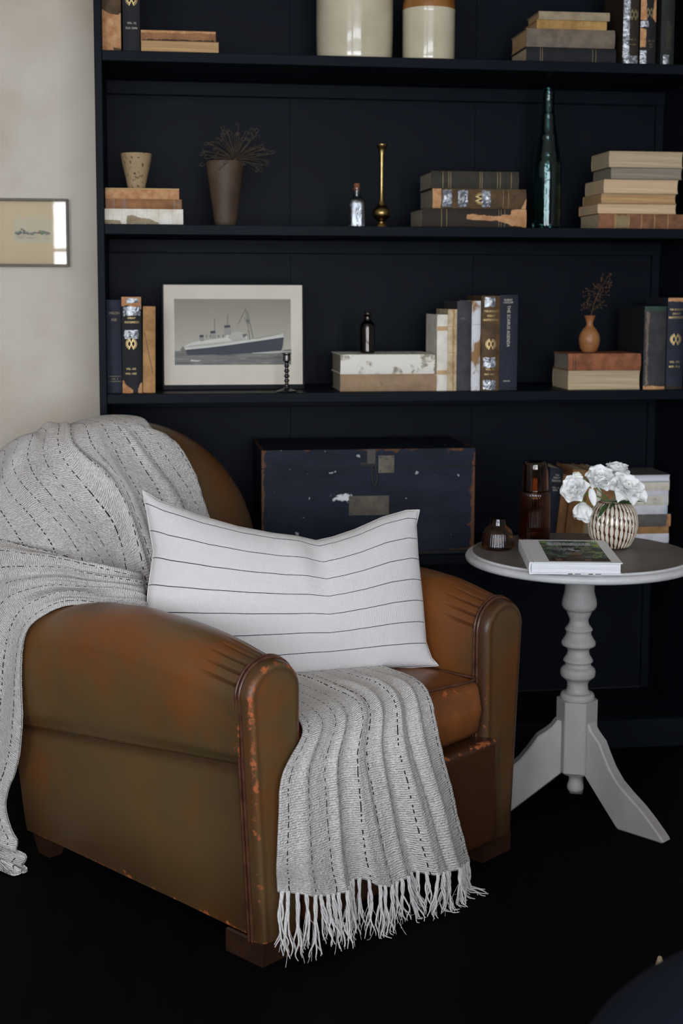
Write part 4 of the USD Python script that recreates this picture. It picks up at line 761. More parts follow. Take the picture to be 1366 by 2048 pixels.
# picture book: bottom edge toward the room
BK = [np.array(p) for p in ((.7725, 2.770), (.9615, 2.736), (1.043, 3.078), (.847, 3.096))]
bx = BK[1]-BK[0]; bw = np.linalg.norm(bx); by_ = BK[3]-BK[0]; bh = .262; rzb = math.degrees(math.atan2(bx[1], bx[0])); 
pb = thing('picture_book', 'white hardback picture book titled WILD AT HOME, lying on the side table', 'book', (BK[0][0]+.001, BK[0][1]+.004, TT+.0002), rzb)
bt_ = .0255
part(pb, 'front_cover', rbox(.0085, bw, 0, bh, bt_-.0026, bt_, .0008, 1), 'white_card'); part(pb, 'back_cover', rbox(.0085, bw, 0, bh, 0, .0026, .0008, 1), 'white_card')
sp2 = Polygon([(0, .001), (-.0012, bt_*.5), (0, bt_-.0004), (.0030, bt_), (.0062, bt_-.0004), (.0092, bt_-.0018), (.0092, bt_-.003), (.0035, bt_-.003), (.0025, bt_*.5), (.0035, .003), (.0092, .003), (.0092, .0010), (.0062, .0), (.003, 0)])
v, f = extrude(sp2, bh); part(pb, 'spine', (v[:, [0, 2, 1]]*[1, 1, 1], f[:, ::-1]), 'white_card', 30)
part(pb, 'pages', rbox(.004, bw-.004, .003, bh-.003, .0028, bt_-.0028, .0004, 1), 'paper_white', False)
part(pb, 'head_band', box(.0030, .0042, .0022, .0030, .003, bt_-.003), 'leaf', False)
rc = np.random.default_rng(21); cv = [(shapely.box(0, 0, 1, 1), (60, 66, 62))]
for k in range(40): cv.append((affinity.scale(Point(rc.uniform(0, 1), rc.uniform(.5, 1)).buffer(1), rc.uniform(.03, .06), rc.uniform(.02, .04)), tuple(int(q) for q in np.array([120, 130, 116])*rc.uniform(.6, 1.15))))
for k in range(34): cv.append((affinity.scale(Point(.46+.09*rc.normal(), .60+.08*rc.normal()).buffer(1), rc.uniform(.015, .04), rc.uniform(.012, .03)), tuple(int(q) for q in np.array([158, 156, 160])*rc.uniform(.8, 1.1))))
cv += [(shapely.box(.30, .0, .64, .16), (64, 46, 38)), (shapely.box(.34, .30, .60, .40), (118, 88, 66)), (shapely.box(.40, .20, .60, .28), (76, 54, 44)), (shapely.box(.36, .40, .60, .42), (150, 138, 120)), (shapely.box(.05, 0, .3, .16), (44, 30, 26)), (shapely.box(.62, 0, 1, .14), (38, 32, 30)), (shapely.box(.60, .03, .70, .10), (132, 86, 64)), (shapely.box(.12, .02, .22, .12), (120, 88, 72))]
def sprig(x, y, n, L, col, sp=60):
    for k in range(n):
        a = rc.uniform(90-sp, 90+sp); l = L*rc.uniform(.5, 1.1); lf = affinity.rotate(affinity.translate(affinity.scale(Point(0, 0).buffer(1, quad_segs=3), l*.5, l*.085), l*.5, 0), a, origin=(0, 0))
        cv.append((affinity.translate(lf, x+rc.normal()*.012, y+rc.normal()*.012), tuple(int(min(255, q*rc.uniform(.75, 1.6))) for q in col)))
for k in range(26): sprig(rc.uniform(.60, 1.0), rc.uniform(.18, .82), 9, .11, (96, 110, 82), 110)
for k in range(24): sprig(rc.uniform(.02, .40), rc.uniform(.15, .62), 9, .09, (92, 102, 104) if k % 2 else (74, 86, 74), 120)
for k in range(12): sprig(rc.uniform(.0, .25), rc.uniform(.62, .95), 9, .12, (104, 122, 92), 110)
for k in range(8): sprig(rc.uniform(.85, 1.0), rc.uniform(.75, .95), 12, .13, (124, 140, 92), 160)
cv.append((shapely.box(.13, .765, .86, .915), (188, 190, 192)))
cw_, chh = bw-.020-.044, bh-.030
pp = flat_print(pb, 'cover_photograph', cw_, chh, cv, 0, step=.0000006); mp = UsdGeom.Mesh(stage.GetPrimAtPath(pp)); v = np.array(mp.GetPointsAttr().Get()); v = np.stack([v[:, 0]+.042, v[:, 2]+.013, -v[:, 1]+bt_-.00002], 1); mp.GetPointsAttr().Set(Vt.Vec3fArray.FromNumpy(v.astype(np.float32)))
def cover_text(txt, r, u, hgt, width, mt):
    v, f = tm(meshkit.text_mesh(txt, hgt, .0002)); v = v.copy(); v[:, 0] *= width/np.ptp(v[:, 0]); v[:, :2] -= (v[:, :2].max(0)+v[:, :2].min(0))/2
    part(pb, 'lettering', (v+[.042+r*cw_, .013+u*chh, bt_+.0007], f), mt, False)
cover_text('W I L D   A T   H O M E', .49, .862, .0155, cw_*.58, 'dark_ink'); cover_text('HOW TO STYLE AND CARE FOR BEAUTIFUL PLANTS', .49, .795, .0050, cw_*.62, 'grey_ink')
for k in range(7): part(pb, 'back_print', box(.066+.014*k, .072+.014*k+.003*(k % 3), -.0002, .0004, .0004, .0022), ('paper_white', 'leaf', 'grey_ink')[k % 3], False)
# carved vase
vs = thing('flower_vase', 'round cream and brown carved ceramic vase holding white roses, on the side table', 'vase', (1.043, 3.046, TT))
vp = np.array(ip([(.030, .001), (.036, .003), (.044, .014), (.0530, .034), (.0562, .056), (.0530, .078), (.0450, .094), (.0345, .1035), (.0300, .1065)], 120)); na = 420
a = np.arange(na)*2*np.pi/na; arc = np.r_[0, np.cumsum(np.linalg.norm(np.diff(vp, axis=0), axis=1))]
nf = 31; A, S = np.meshgrid(a, arc, indexing='ij'); wob = .30*np.sin(S/.0105+np.floor(A/(2*np.pi)*nf)*2.1); q = A/(2*np.pi)*nf
colm = np.floor(q); ph = S/.0235+((colm*7919) % 13)/13.; fr_ = np.abs((q-colm)-.5)*2
bead = np.abs(np.sin(np.pi*ph)); width = .40+.56*bead**.55
hgt = np.clip(1-(fr_/width)**2.2, 0, 1)*sstep(0, .10, S/arc[-1])*sstep(0, .05, 1-S/arc[-1])
disp = .0026*hgt**.6-.0010
P = np.stack([(vp[None, :, 0]+disp)*np.cos(A), (vp[None, :, 0]+disp)*np.sin(A), np.broadcast_to(vp[None, :, 1], A.shape)], -1)
m = grid(P, closed=True)
def vase_mat():
    N = {'a': ('attribute', {'attribute': 'relief'}), 'r': ('rgb_ramp', dict(ramp=[(0, lin(56, 26, 16)), (.16, lin(118, 58, 34)), (.34, lin(156, 122, 94)), (.55, lin(206, 198, 178)), (1, lin(218, 212, 194))])),
         'p': ('principled_bsdf', dict(roughness=.08, coat_weight=.8, coat_roughness=.03))}
    mat('carved_glaze', N, [('a.fac', 'r.fac'), ('r.color', 'p.base_color')])
vase_mat()
part(vs, 'body', m, 'carved_glaze', True, attrs=dict(relief=hgt.reshape(-1)))
part(vs, 'rim', lathe(ip([(.0300, .1060), (.0296, .1078), (.0280, .1084), (.0268, .1072), (.0262, .100), (.033, .09), (.045, .055), (.03, .010)], 40)+[(0, .008)], 64), 'carved_glaze', True, attrs=dict(relief=np.full(64*41, .45)))
part(vs, 'base', lathe([(0, 0), (.029, 0), (.031, .0016), (0, .0016)], 48), 'carved_glaze', 30, attrs=None)

# roses: petals are curved leaves of their own
rr = np.random.default_rng(5)
def petal(L, W, cup, curl, ruffle=.06, n=9):
    u, w = np.meshgrid(np.linspace(0, 1, n), np.linspace(-1, 1, n), indexing='ij')
    wid = W*np.sin(np.pi*np.clip(u*.80+.12, 0, 1))**.75*(1-.15*u)
    x = w*wid; ang = cup*u+curl*np.clip(u-.62, 0, 1)**2*6
    s = np.cumsum(np.gradient(u, axis=0)*L*np.cos(ang), 0); z = np.cumsum(np.gradient(u, axis=0)*L*np.sin(ang), 0)
    s -= s[0]; z -= z[0]
    z = z+(w**2)*W*.42*(1-.45*u); k = rr.uniform(0, 6, 3)
    z = z+ruffle*L*u**2*(np.sin(3.1*w+k[0])*.5+np.sin(6.2*w+k[1])*.3); s = s*(1-.07*w**2)+ruffle*.6*L*u*np.sin(4*w+k[2])*.3
    return grid(np.stack([s, x, z], -1))
def frame_of(ax):
    ax = np.asarray(ax, float)/np.linalg.norm(ax); a = np.cross(ax, [0, 0, 1.0] if abs(ax[2]) < .9 else [1.0, 0, 0]); a /= np.linalg.norm(a); return a, np.cross(ax, a), ax
VB = np.array([1.043, 3.046, TT+.09])
def rose(label, c, axis, rings, stem, open_=False, yellow=False, leaves=()):
    c = np.array(c); t = thing('rose', label, 'flower', VB)
    a, b_, ax = frame_of(axis); o = c-VB
    for (cnt, L_, W_, tilt_, cup, curl, r0, h0, ruf) in rings:
        off = rr.uniform(0, 6)
        for k in range(cnt):
            ph = off+2*np.pi*k/cnt+rr.normal()*.10; L2 = L_*rr.uniform(.9, 1.1)
            v, f = petal(L2, W_*rr.uniform(.92, 1.08), cup, curl, ruf); ti = tilt_+rr.normal()*.07
            x = v[:, 0]*math.cos(ti)-v[:, 2]*math.sin(ti)+r0; z = v[:, 0]*math.sin(ti)+v[:, 2]*math.cos(ti)+h0
            rad = math.cos(ph)*a+math.sin(ph)*b_; tan = -math.sin(ph)*a+math.cos(ph)*b_
            part(t, 'petal', (o+x[:, None]*rad+v[:, 1:2]*tan+z[:, None]*ax, f), 'petal_yellow' if yellow and r0 < .001 else 'petal', True)
    if open_:
        st = []
        for k in range(30):
            ph, r_ = rr.uniform(0, 6.28), rr.uniform(.001, .0052); q0 = o+.002*ax+.3*r_*(math.cos(ph)*a+math.sin(ph)*b_); q1 = o+(.0085+rr.normal()*.001)*ax+r_*1.25*(math.cos(ph)*a+math.sin(ph)*b_)
            st += [tube(np.array([q0, q1]), .00025, 4), mv((np.array(trimesh.creation.icosphere(1, .0008).vertices), trimesh.creation.icosphere(1, .0008).faces), q1)]
        part(t, 'stamens', cat(st), 'stamen', True, label='golden stamens')
    se = o-ax*.004
    pts = [se]+[np.array(p)-VB for p in stem]
    part(t, 'stem', tube(curve(pts, 18), .0013, 8), 'stem_green', True)
    part(t, 'calyx', cat([tube(np.array([se+ax*.006, se, se-ax*.006]), np.array([.0042, .0040, .0014]), 10)]+[tube(curve([se, se+.006*(math.cos(q)*a+math.sin(q)*b_)+ax*.002, se+.012*(math.cos(q)*a+math.sin(q)*b_)-ax*.002], 6), np.linspace(.0016, .0003, 6), 5) for q in np.arange(5)*1.256]), 'stem_green', True)
    for (p0, p1, W_, sag) in leaves:
        p0, p1 = np.array(p0)-VB, np.array(p1)-VB; d = p1-p0; sd = np.cross(d, [0, -.55, .85]); sd /= np.linalg.norm(sd); nr = np.cross(sd, d); nr /= np.linalg.norm(nr)
        u, w = np.meshgrid(np.linspace(0, 1, 12), np.linspace(-1, 1, 5), indexing='ij'); wid = W_*np.sin(np.pi*u**.85)
        part(t, 'leaf', grid(p0+u[..., None]*d+(w*wid)[..., None]*sd+((.35*np.abs(w)*wid)+sag*np.sin(np.pi*u))[..., None]*nr), 'leaf', True)
    return t
N_ = (1.043, 3.046, TT+.075)
full = [(5, .011, .007, 1.45, .5, -.6, .0015, .004, .05), (6, .015, .010, 1.25, .55, -.5, .003, .002, .07), (6, .020, .0135, .95, .5, -.7, .004, 0, .08), (7, .025, .016, .58, .45, -.8, .004, -.001, .08), (6, .027, .018, .25, .3, -.7, .004, -.003, .08)]
rose('wide open white rose showing golden stamens, at the right of the bunch', (1.052, 2.985, .757), (.16, -.60, .80), [(5, .017, .012, 1.15, .3, -.3, .004, 0, .08), (7, .028, .0165, .62, .25, -.5, .004, 0, .08), (8, .038, .021, .26, .20, -.5, .003, -.002, .09), (9, .046, .023, .02, .12, -.4, .003, -.004, .09)], [(1.052, 3.006, .735), (1.047, 3.030, .715), N_], open_=True,
     leaves=[((1.040, 3.022, .716), (1.010, 2.978, .709), .0045, .003), ((1.050, 3.020, .717), (1.095, 2.985, .724), .0030, .002)])
rose('full ruffled white rose at the top centre of the bunch', (.996, 3.000, .770), (-.12, -.62, .78), [(c_, l*1.36, w*1.36, *o_) for c_, l, w, *o_ in full], [(1.004, 3.015, .748), (1.028, 3.035, .722), N_], leaves=[((1.035, 3.030, .718), (1.072, 2.995, .716), .0070, .002)])
rose('white rose mostly hidden behind the open one, at the top of the bunch', (1.050, 3.052, .782), (.10, -.15, .98), [(c_, l*1.12, w*1.12, *o_) for c_, l, w, *o_ in full], [(1.048, 3.055, .76), (1.046, 3.05, .72), N_])
rose('small yellowish white rosebud on a thin stem, at the upper left of the bunch', (.948, 2.995, .779), (-.75, -.30, .35), [(4, .020, .0100, 1.50, .35, -.2, .0005, 0, .03), (4, .022, .0115, 1.36, .45, -.4, .002, 0, .03)], [(.972, 3.004, .769), (1.000, 3.015, .745), (1.030, 3.035, .715), N_], yellow=True)
rose('full white rose facing left, at the left of the bunch', (.934, 2.985, .752), (-.52, -.72, .42), [(c_, l*1.22, w*1.22, *o_) for c_, l, w, *o_ in full], [(.956, 2.998, .745), (.995, 3.015, .733), (1.030, 3.035, .712), N_])
rose('drooping cupped white rose, lowest at the left of the bunch', (.952, 2.985, .722), (-.12, -.42, -.90), [(5, .024, .016, 1.45, .35, -.3, .002, .002, .03), (5, .036, .022, 1.25, .60, -.5, .006, 0, .05), (6, .040, .025, 1.05, .75, -.7, .008, -.001, .06)], [(.955, 2.990, .738), (.985, 3.008, .738), (1.025, 3.032, .716), N_], leaves=[((1.018, 3.012, .716), (.983, 2.972, .690), .0055, .004)])
lp_ = thing('loose_petal', 'single long white petal hanging between the left rose and the stems', 'petal', (.972, 2.992, .755))
v, f = petal(.040, .0095, .45, -.5, .10); part(lp_, 'petal', (np.stack([v[:, 1]+v[:, 0]*.12, -v[:, 2]-v[:, 0]*.1, -v[:, 0]], 1), f), 'petal', True)
gl = thing('glass_scrap', 'small clear glass dish lying on the table behind the picture book', 'dish', (.990, 3.105, TT))
part(gl, 'dish_body', lathe([(0, .002), (.010, .0), (.0125, .001), (.0145, .006), (.0140, .0062), (.0115, .0025), (0, .003)], 32), 'clear_glass', 40)
# ---------------------------------------------------------------- leather club armchair (local: x = u across the front, y = v toward the back, z up)
CL = (.176, 2.364, 0.0); CR = 38.67
ac = thing('armchair', 'worn brown leather club armchair with rounded arms, draped with a grey throw', 'armchair', CL, CR)
crest = PchipInterpolator([0, .01, .05, .10, .16, .23, .35, .45, .54, .68, .80], [.550, .553, .560, .570, .579, .585, .588, .582, .569, .540, .515])
seamz = lambda v: .372-.118*v
def arm_section(v, n_low=14, n_up=26, n_top=140, n_in=20):
    """outer foot -> seam -> roll -> inner side, in (u, z)"""
    zc = float(crest(v)); zs = seamz(v); bul = float(.020*sstep(.0, .16, v)); zt = zc-.078; P = []
    for a in np.linspace(0, 1, n_low): P.append((.004-.020*a-.006*math.sin(math.pi*a), .052+(zs-.055)*a if v >= 0 else 0))
    P.append((-.0125, zs-.0012)); P.append((-.0128, zs+.0012))
    for a in np.linspace(0, 1, n_up): P.append((-.0215-.012*sstep(0, .22, a)-bul*math.sin(math.pi*min(1, a*.62))*1.0-.002*a, zs+.003+(zt-zs-.003)*a))
    uo, ui = P[-1][0], .098+bul*.35; c, ra = (uo+ui)/2, (ui-uo)/2
    for th in np.linspace(math.pi, 0, n_top)[1:]: P.append((c+ra*math.cos(th), zt+(zc-zt)*math.sin(th)**.92))
    for a in np.linspace(0, 1, n_in)[1:]: P.append((ui-.004*a, zt-(zt-.24)*a))
    return np.array(P)
def make_arm(mir):
    vs_ = np.r_[np.linspace(.006, .13, 56), np.linspace(.14, .69 if mir else .72, 60)]; rows = np.array([arm_section(v) for v in vs_]); nS = rows.shape[1]; i0 = 42; i1 = i0+139
    P = np.zeros((len(vs_), nS, 3)); P[..., 0] = rows[..., 0]; P[..., 1] = vs_[:, None]; P[..., 2] = rows[..., 1]
    # pleats gathered behind the piping over the top of the roll
    th = np.clip((np.arange(nS)-i0)/139., 0, 1); ple = np.zeros(nS)
    for k, c0 in enumerate(np.linspace(.14, .90, 9)): ple = np.maximum(ple, np.exp(-((th-c0)/.010)**2))
    tw = .10*vs_[:, None]*0; fall = sstep(.0, .012, vs_-.006)*(1-sstep(.055, .125, vs_))
    dp = .0045*ple[None]*fall[:, None]*((np.arange(nS) > i0) & (np.arange(nS) < i1))[None]
    nrm = np.stack([np.gradient(P[..., 2], axis=1), 0*P[..., 0], -np.gradient(P[..., 0], axis=1)], -1); nrm /= np.linalg.norm(nrm, axis=-1, keepdims=True)+1e-9
    if (nrm[:, i0+70, 2]).mean() < 0: nrm = -nrm
    P = P-nrm*dp[..., None]
    P = P+nrm*(.0035*(meshkit.fbm(P*7., 2, 5 if mir else 2)-.5)*sstep(0, .05, vs_)[:, None])[..., None]
    # slump of the hide
    wear = np.clip(1-(vs_-.006)/.028, 0, 1)[:, None]*np.ones(nS)*.75*(.35+.65*((np.arange(nS) > 18) & (np.arange(nS) < i1)))
    wear = np.maximum(wear, (np.clip(1-(P[..., 2]-.052)/.012, 0, 1))*.75)
    hand = sstep(.36, .56, P[..., 2])*.9*(1-.4*sstep(.0, .1, .1-vs_)[:, None])
    grime_shade = .45*(np.clip(1-(vs_-.006)/.13, 0, 1)**1.3)[:, None]*np.ones(nS)+.5*ple[None]*fall[:, None]*((np.arange(nS) > i0) & (np.arange(nS) < i1))[None]+.55*sstep(.22, .05, P[..., 2])+.30*sstep(.10, .0, .72-vs_)[:, None]+.75*np.exp(-((P[..., 2]-seamz(vs_)[:, None]+.004)/.006)**2)*(np.arange(nS) < i0)[None]  # patina toward front edge and foot; also darker in pleats and along the seam
    if mir: P = P*[-1, 1, 1]+[.730, 0, 0]; hand = hand+.55
    v, f = grid(P); f = f if mir else f[:, ::-1]
    part(ac, 'arm', (v, f), 'hide', True, attrs=dict(wear=wear.reshape(-1), hand=hand.reshape(-1), grime_shade=np.clip(grime_shade, 0, .8).reshape(-1)))
    # upholstered front facing of the arm
    def outline(d, n=64):
        a, zt, zc, zb = .065-d, .490, .553-d, .010+.036; c = .033; pts = []
        sk = lambda z: .030*np.clip((z-.05)/.46, 0, 1)**1.0
        for z in np.linspace(zb, zt, 26): pts.append((c-a+.030-sk(z), z))
        for th in np.linspace(math.pi, 0, n)[1:-1]: pts.append((c+a*math.cos(th), zt+(zc-zt)*math.sin(th)**.95))
        for z in np.linspace(zt, zb, 26): pts.append((c+a, z))
        return np.array(pts)
    rings = []; wv = []
    for d, y in ((0, .010), (0, .002), (.0015, -.005), (.004, -.010), (.008, -.0140), (.014, -.0158), (.022, -.0165), (.034, -.0172), (.048, -.0178), (.060, -.0182), (.06495, -.0183)):
        o = outline(d); rings.append(np.c_[o[:, 0], np.full(len(o), y), o[:, 1]]); wv.append(np.full(len(o), {.0015: .7, .004: 1.0, .008: .95, .014: .45}.get(d, 0.)))
    R = np.stack(rings, 0); W = np.stack(wv, 0)
    v, f = grid(R)
    w = W.reshape(-1).copy(); w *= .45+.45*sstep(.15, .40, v[:, 2]); w = np.maximum(w, .8*np.clip(1-(v[:, 2]-.046)/.012, 0, 1))
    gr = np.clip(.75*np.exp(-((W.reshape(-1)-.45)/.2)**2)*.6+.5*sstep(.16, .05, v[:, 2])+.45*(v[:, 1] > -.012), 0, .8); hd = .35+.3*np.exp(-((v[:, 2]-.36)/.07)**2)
    if mir: v = v*[-1, 1, 1]+[.730, 0, 0]; f = f[:, ::-1]; gr = np.clip(gr+.35, 0, .8); w = w*.5  # right facing is toned darker than the left and less scuffed
    facing = part(ac, 'arm_facing', (v, f), 'hide', True, attrs=dict(wear=w, hand=hd, grime_shade=gr))
    for dd, y, r_ in ((-.0015, .0085, .0034), (-.0040, .0150, .0026)):
        o = outline(dd, 40); q = np.c_[o[:, 0], np.full(len(o), y), o[:, 1]]
        if mir: q = q*[-1, 1, 1]+[.730, 0, 0]
        part(facing, 'piping', tube(q, r_, 8), 'piping_hide', True)
    ft = cat([bevel_extrude([(.001, -.012), (.098, -.012), (.098, .085), (.001, .085)], .0, .047, .003)])
    if mir: ft = (ft[0]*[-1, 1, 1]+[.730, 0, 0], ft[1][:, ::-1])
    part(ac, 'front_foot', ft, 'leather_foot', 25)
    rf = bevel_extrude([(.010, .650), (.060, .650), (.060, .712), (.010, .712)], 0, .056, .003); v = rf[0].copy(); k = 1-v[:, 2]/.056; v[:, 1] += .012*k*np.sign(v[:, 1]-.681)*-1; v[:, 0] += .010*k*np.sign(v[:, 0]-.035)*-1
    if mir: v = v*[-1, 1, 1]+[.730, 0, 0]; rf = (v, rf[1][:, ::-1])
    part(ac, 'rear_foot', (v, rf[1]), 'leather_foot', 25)
make_arm(False); make_arm(True)
def attr0(v, wear=0., hand=.4, grime_shade=0.): n = len(v); return dict(wear=np.full(n, wear), hand=np.full(n, hand), grime_shade=np.full(n, grime_shade))
def slab(x0, x1, y0, y1, z0, z1, r, n=34, puff=0., pn=2.):
    """rounded, puffed cushion block as one closed mesh"""
    m = trimesh.creation.box((2, 2, 2)); 
    for _ in range(5): m = m.subdivide()
    p = np.array(m.vertices); h_ = np.array([(x1-x0)/2, (y1-y0)/2, (z1-z0)/2]); c = np.array([(x0+x1)/2, (y0+y1)/2, (z0+z1)/2]); q = p*h_; inner = np.clip(q, -(h_-r), h_-r)
    # re-space so the rounded rims get vertices
    d = q-inner; nn = np.linalg.norm(d, axis=1, keepdims=True)
    s = np.sign(p)*(np.abs(p)**.8); q = s*h_; inner = np.clip(q, -(h_-r), h_-r); d = q-inner; mx = np.abs(d).max(1, keepdims=True); nn = np.linalg.norm(d, axis=1, keepdims=True)
    q = inner+d*np.where(nn > 1e-9, mx/np.maximum(nn, 1e-9), 1)
    if puff: q[:, 2] += np.sign(p[:, 2])*puff*np.clip(np.abs(p[:, 2]), 0, 1)*(1-np.abs(p[:, 0])**pn)*(1-np.abs(p[:, 1])**pn)
    return q+c, np.array(m.faces)
# back: a thick rounded superellipsoid slab under an arch
BK_ = dict(cu=.3259, a=.3045, b=.2633, zc=.6351, T=.1196, vc=.6972, lean=.3017, p=3.2)
def back_f(P, off=0.):
    k = BK_; h = np.where(P[..., 2] > k['zc'], np.hypot((P[..., 0]-k['cu'])/(k['a']+off), (P[..., 2]-k['zc'])/(k['b']+off)), np.abs(P[..., 0]-k['cu'])/(k['a']+off))
    w = np.abs(P[..., 1]-k['vc']-k['lean']*(P[..., 2]-.5))/(k['T']+off)
    return (h**k['p']+w**k['p'])**(1/k['p'])-1
def push_out(P, off, steps=6):
    """moves the points that lie inside the backrest out to its skin"""
    P = P.copy(); e = 1e-4
    for _ in range(steps):
        f = back_f(P, off); g = np.stack([(back_f(P+e*np.eye(3)[i], off)-f)/e for i in range(3)], -1)
        P = P-(np.minimum(f, 0)/np.maximum((g*g).sum(-1), 1e-6))[..., None]*g
    return P
ph, th = np.linspace(-math.pi/2, math.pi/2, 70)[:, None], np.linspace(math.pi, 0, 110)[None]; k = BK_
rho = np.abs(np.cos(ph))**(2/k['p']); w_ = k['T']*np.sign(np.sin(ph))*np.abs(np.sin(ph))**(2/k['p'])
uu = k['cu']+k['a']*rho*np.cos(th); zz2 = k['zc']+k['b']*rho*np.sin(th); low = np.linspace(.20, .62, 14)
uu = np.concatenate([np.repeat(uu[:, :1], 14, 1), uu, np.repeat(uu[:, -1:], 14, 1)], 1); zz2 = np.concatenate([np.broadcast_to(low, (70, 14)), zz2, np.broadcast_to(low[::-1], (70, 14))], 1)
R = np.stack([uu, k['vc']+w_+k['lean']*(zz2-.5), zz2], -1); v, f = grid(R)
gm = dict(wear=np.zeros(len(v)), hand=.15+.35*sstep(.75, .95, v[:, 2]), grime_shade=.45+.25*sstep(.75, .5, v[:, 2]))
v = v+np.c_[0*v[:, 0], .006*fnoise(v, 6., 3), 0*v[:, 0]]
part(ac, 'backrest', (v, f[:, ::-1]), 'hide', True, attrs=gm)
v, f = slab(.055, .675, .05, .72, .055, .262, .02); part(ac, 'base', (v, f), 'hide', True, attrs=attr0(v, 0, .2, .5))
v, f = slab(.104, .654, -.034, .10, .050, .272, .012); w = .9*np.exp(-((v[:, 2]-.268)/.006)**2)*(v[:, 1] < -.02)+.85*(v[:, 2] < .056); part(ac, 'front_rail', (v, f), 'hide_seat', True, attrs=dict(wear=w, hand=0*w, grime_shade=0*w+.85))  # shadow over the whole rail is painted in as an even dark tone
v, f = slab(.108, .628, -.006, .60, .274, .396, .020, puff=.016, pn=4.); v[:, 1] -= .012*np.clip(1-np.abs(v[:, 2]-.335)/.06, 0, 1)*(v[:, 1] < .03); v[:, 2] += .006*fnoise(v, 9., 8)
w = .45*np.exp(-((v[:, 2]-.392)/.010)**2)*(v[:, 1] < .03)+.20*(v[:, 1] < .0); seat = part(ac, 'seat_cushion', (v, f), 'hide_seat', True, attrs=dict(wear=w, hand=0*w+.55, grime_shade=.5*sstep(.33, .28, v[:, 2])))  # cushion colour darkens toward its lower edge
sc_ = np.array([(.116, .03, .3975), (.120, .002, .3985), (.135, -.006, .4000), (.25, -.007, .4055), (.37, -.007, .4070), (.49, -.007, .4055), (.602, -.006, .4000), (.617, .002, .3985), (.621, .03, .3975), (.622, .2, .400), (.622, .42, .400)])
part(seat, 'piping', tube(curve(sc_, 80), .0030, 8), 'piping_hide', True)

# ---------------------------------------------------------------- lumbar cushion
cu = thing('cushion', 'pale linen lumbar cushion with fine black stripes, propped in the armchair', 'cushion', CL, CR)
TL, TR_, BRc, BLc = np.array([.167, .520, .784]), np.array([.652, .186, .7260]), np.array([.615, .098, .408]), np.array([.075, .410, .390])
nS, nT = 150, 100; s_, t_ = np.linspace(0, 1, nS), np.linspace(0, 1, nT)
eu = (TR_-TL); ev = (BLc-TL); nrm = np.cross(ev, eu); nrm /= np.linalg.norm(nrm); nrm = nrm if nrm[1] < 0 else -nrm
down = -(ev-(ev@eu)*eu/(eu@eu)); down = down/np.linalg.norm(down)          # up direction in the cushion's plane
al = eu/np.linalg.norm(eu)
sag = np.interp(s_, [0, .06, .2, .34, .46, .55, .62, .68, .76, .86, .95, 1], [0, .018, .044, .062, .071, .074, .081, .071, .052, .022, .003, 0])
Top = TL+s_[:, None]*eu-down*sag[:, None]; Bot = BLc+s_[:, None]*(BRc-BLc)+down*(.010*np.sin(np.pi*s_))[:, None]
le = np.interp(t_, [0, .12, .3, .5, .75, 1], [0, .010, .022, .010, .006, 0]); re = np.interp(t_, [0, .1, .3, .6, .85, .95, 1], [0, -.012, -.016, -.018, -.022, -.014, 0])
Lf = TL+t_[:, None]*(BLc-TL)+al*le[:, None]; Rt = TR_+t_[:, None]*(BRc-TR_)+al*re[:, None]
S, T = s_[:, None, None], t_[None, :, None]
C = (1-T)*Top[:, None]+T*Bot[:, None]+(1-S)*Lf[None]+S*Rt[None]-((1-S)*(1-T)*TL+S*(1-T)*TR_+(1-S)*T*BLc+S*T*BRc)
a_, b_ = np.clip(1-np.abs(2*s_-1)**2.4, 0, 1)[:, None], np.clip(1-np.abs(2*t_-1)**2.2, 0, 1)[None]
bul = (a_*b_)**.50
crease = .020*np.exp(-((s_[:, None]-.60)/.045)**2)*np.clip(1-t_[None]/.55, 0, 1)-.010*np.exp(-((s_[:, None]-.52)/.05)**2)*np.clip(1-t_[None]/.4, 0, 1)
wr = .004*fnoise(np.stack([S[..., 0]*5+0*T[..., 0], T[..., 0]*3+0*S[..., 0], 0*S[..., 0]+0*T[..., 0]], -1), 1.0, 4, 3)+.0025*np.sin(24*t_[None]+5*s_[:, None])*np.exp(-np.minimum(s_, 1-s_)[:, None]/.07)
front_ = C+nrm*(.086*bul-crease*b_**.5+wr*(a_*b_)**.3)[..., None]
back_ = C-nrm*(.050*bul)[..., None]
uvf = np.stack([np.broadcast_to(s_[:, None]*.6, (nS, nT)), np.broadcast_to(t_[None]+.012*0, (nS, nT))], -1).reshape(-1, 2)
v1, f1 = grid(front_); part(cu, 'front_panel', (v1, f1[:, ::-1]), 'pillow_linen', True, uv=uvf); v2, f2 = grid(back_); part(cu, 'back_panel', (v2, f2), 'pillow_linen', True, uv=uvf)
ed = np.vstack([C[:, 0], C[-1, 1:], C[::-1, -1][1:], C[0, ::-1][1:]]); part(cu, 'edge_seam', tube(ed, .0012, 6), 'linen_seam', True)

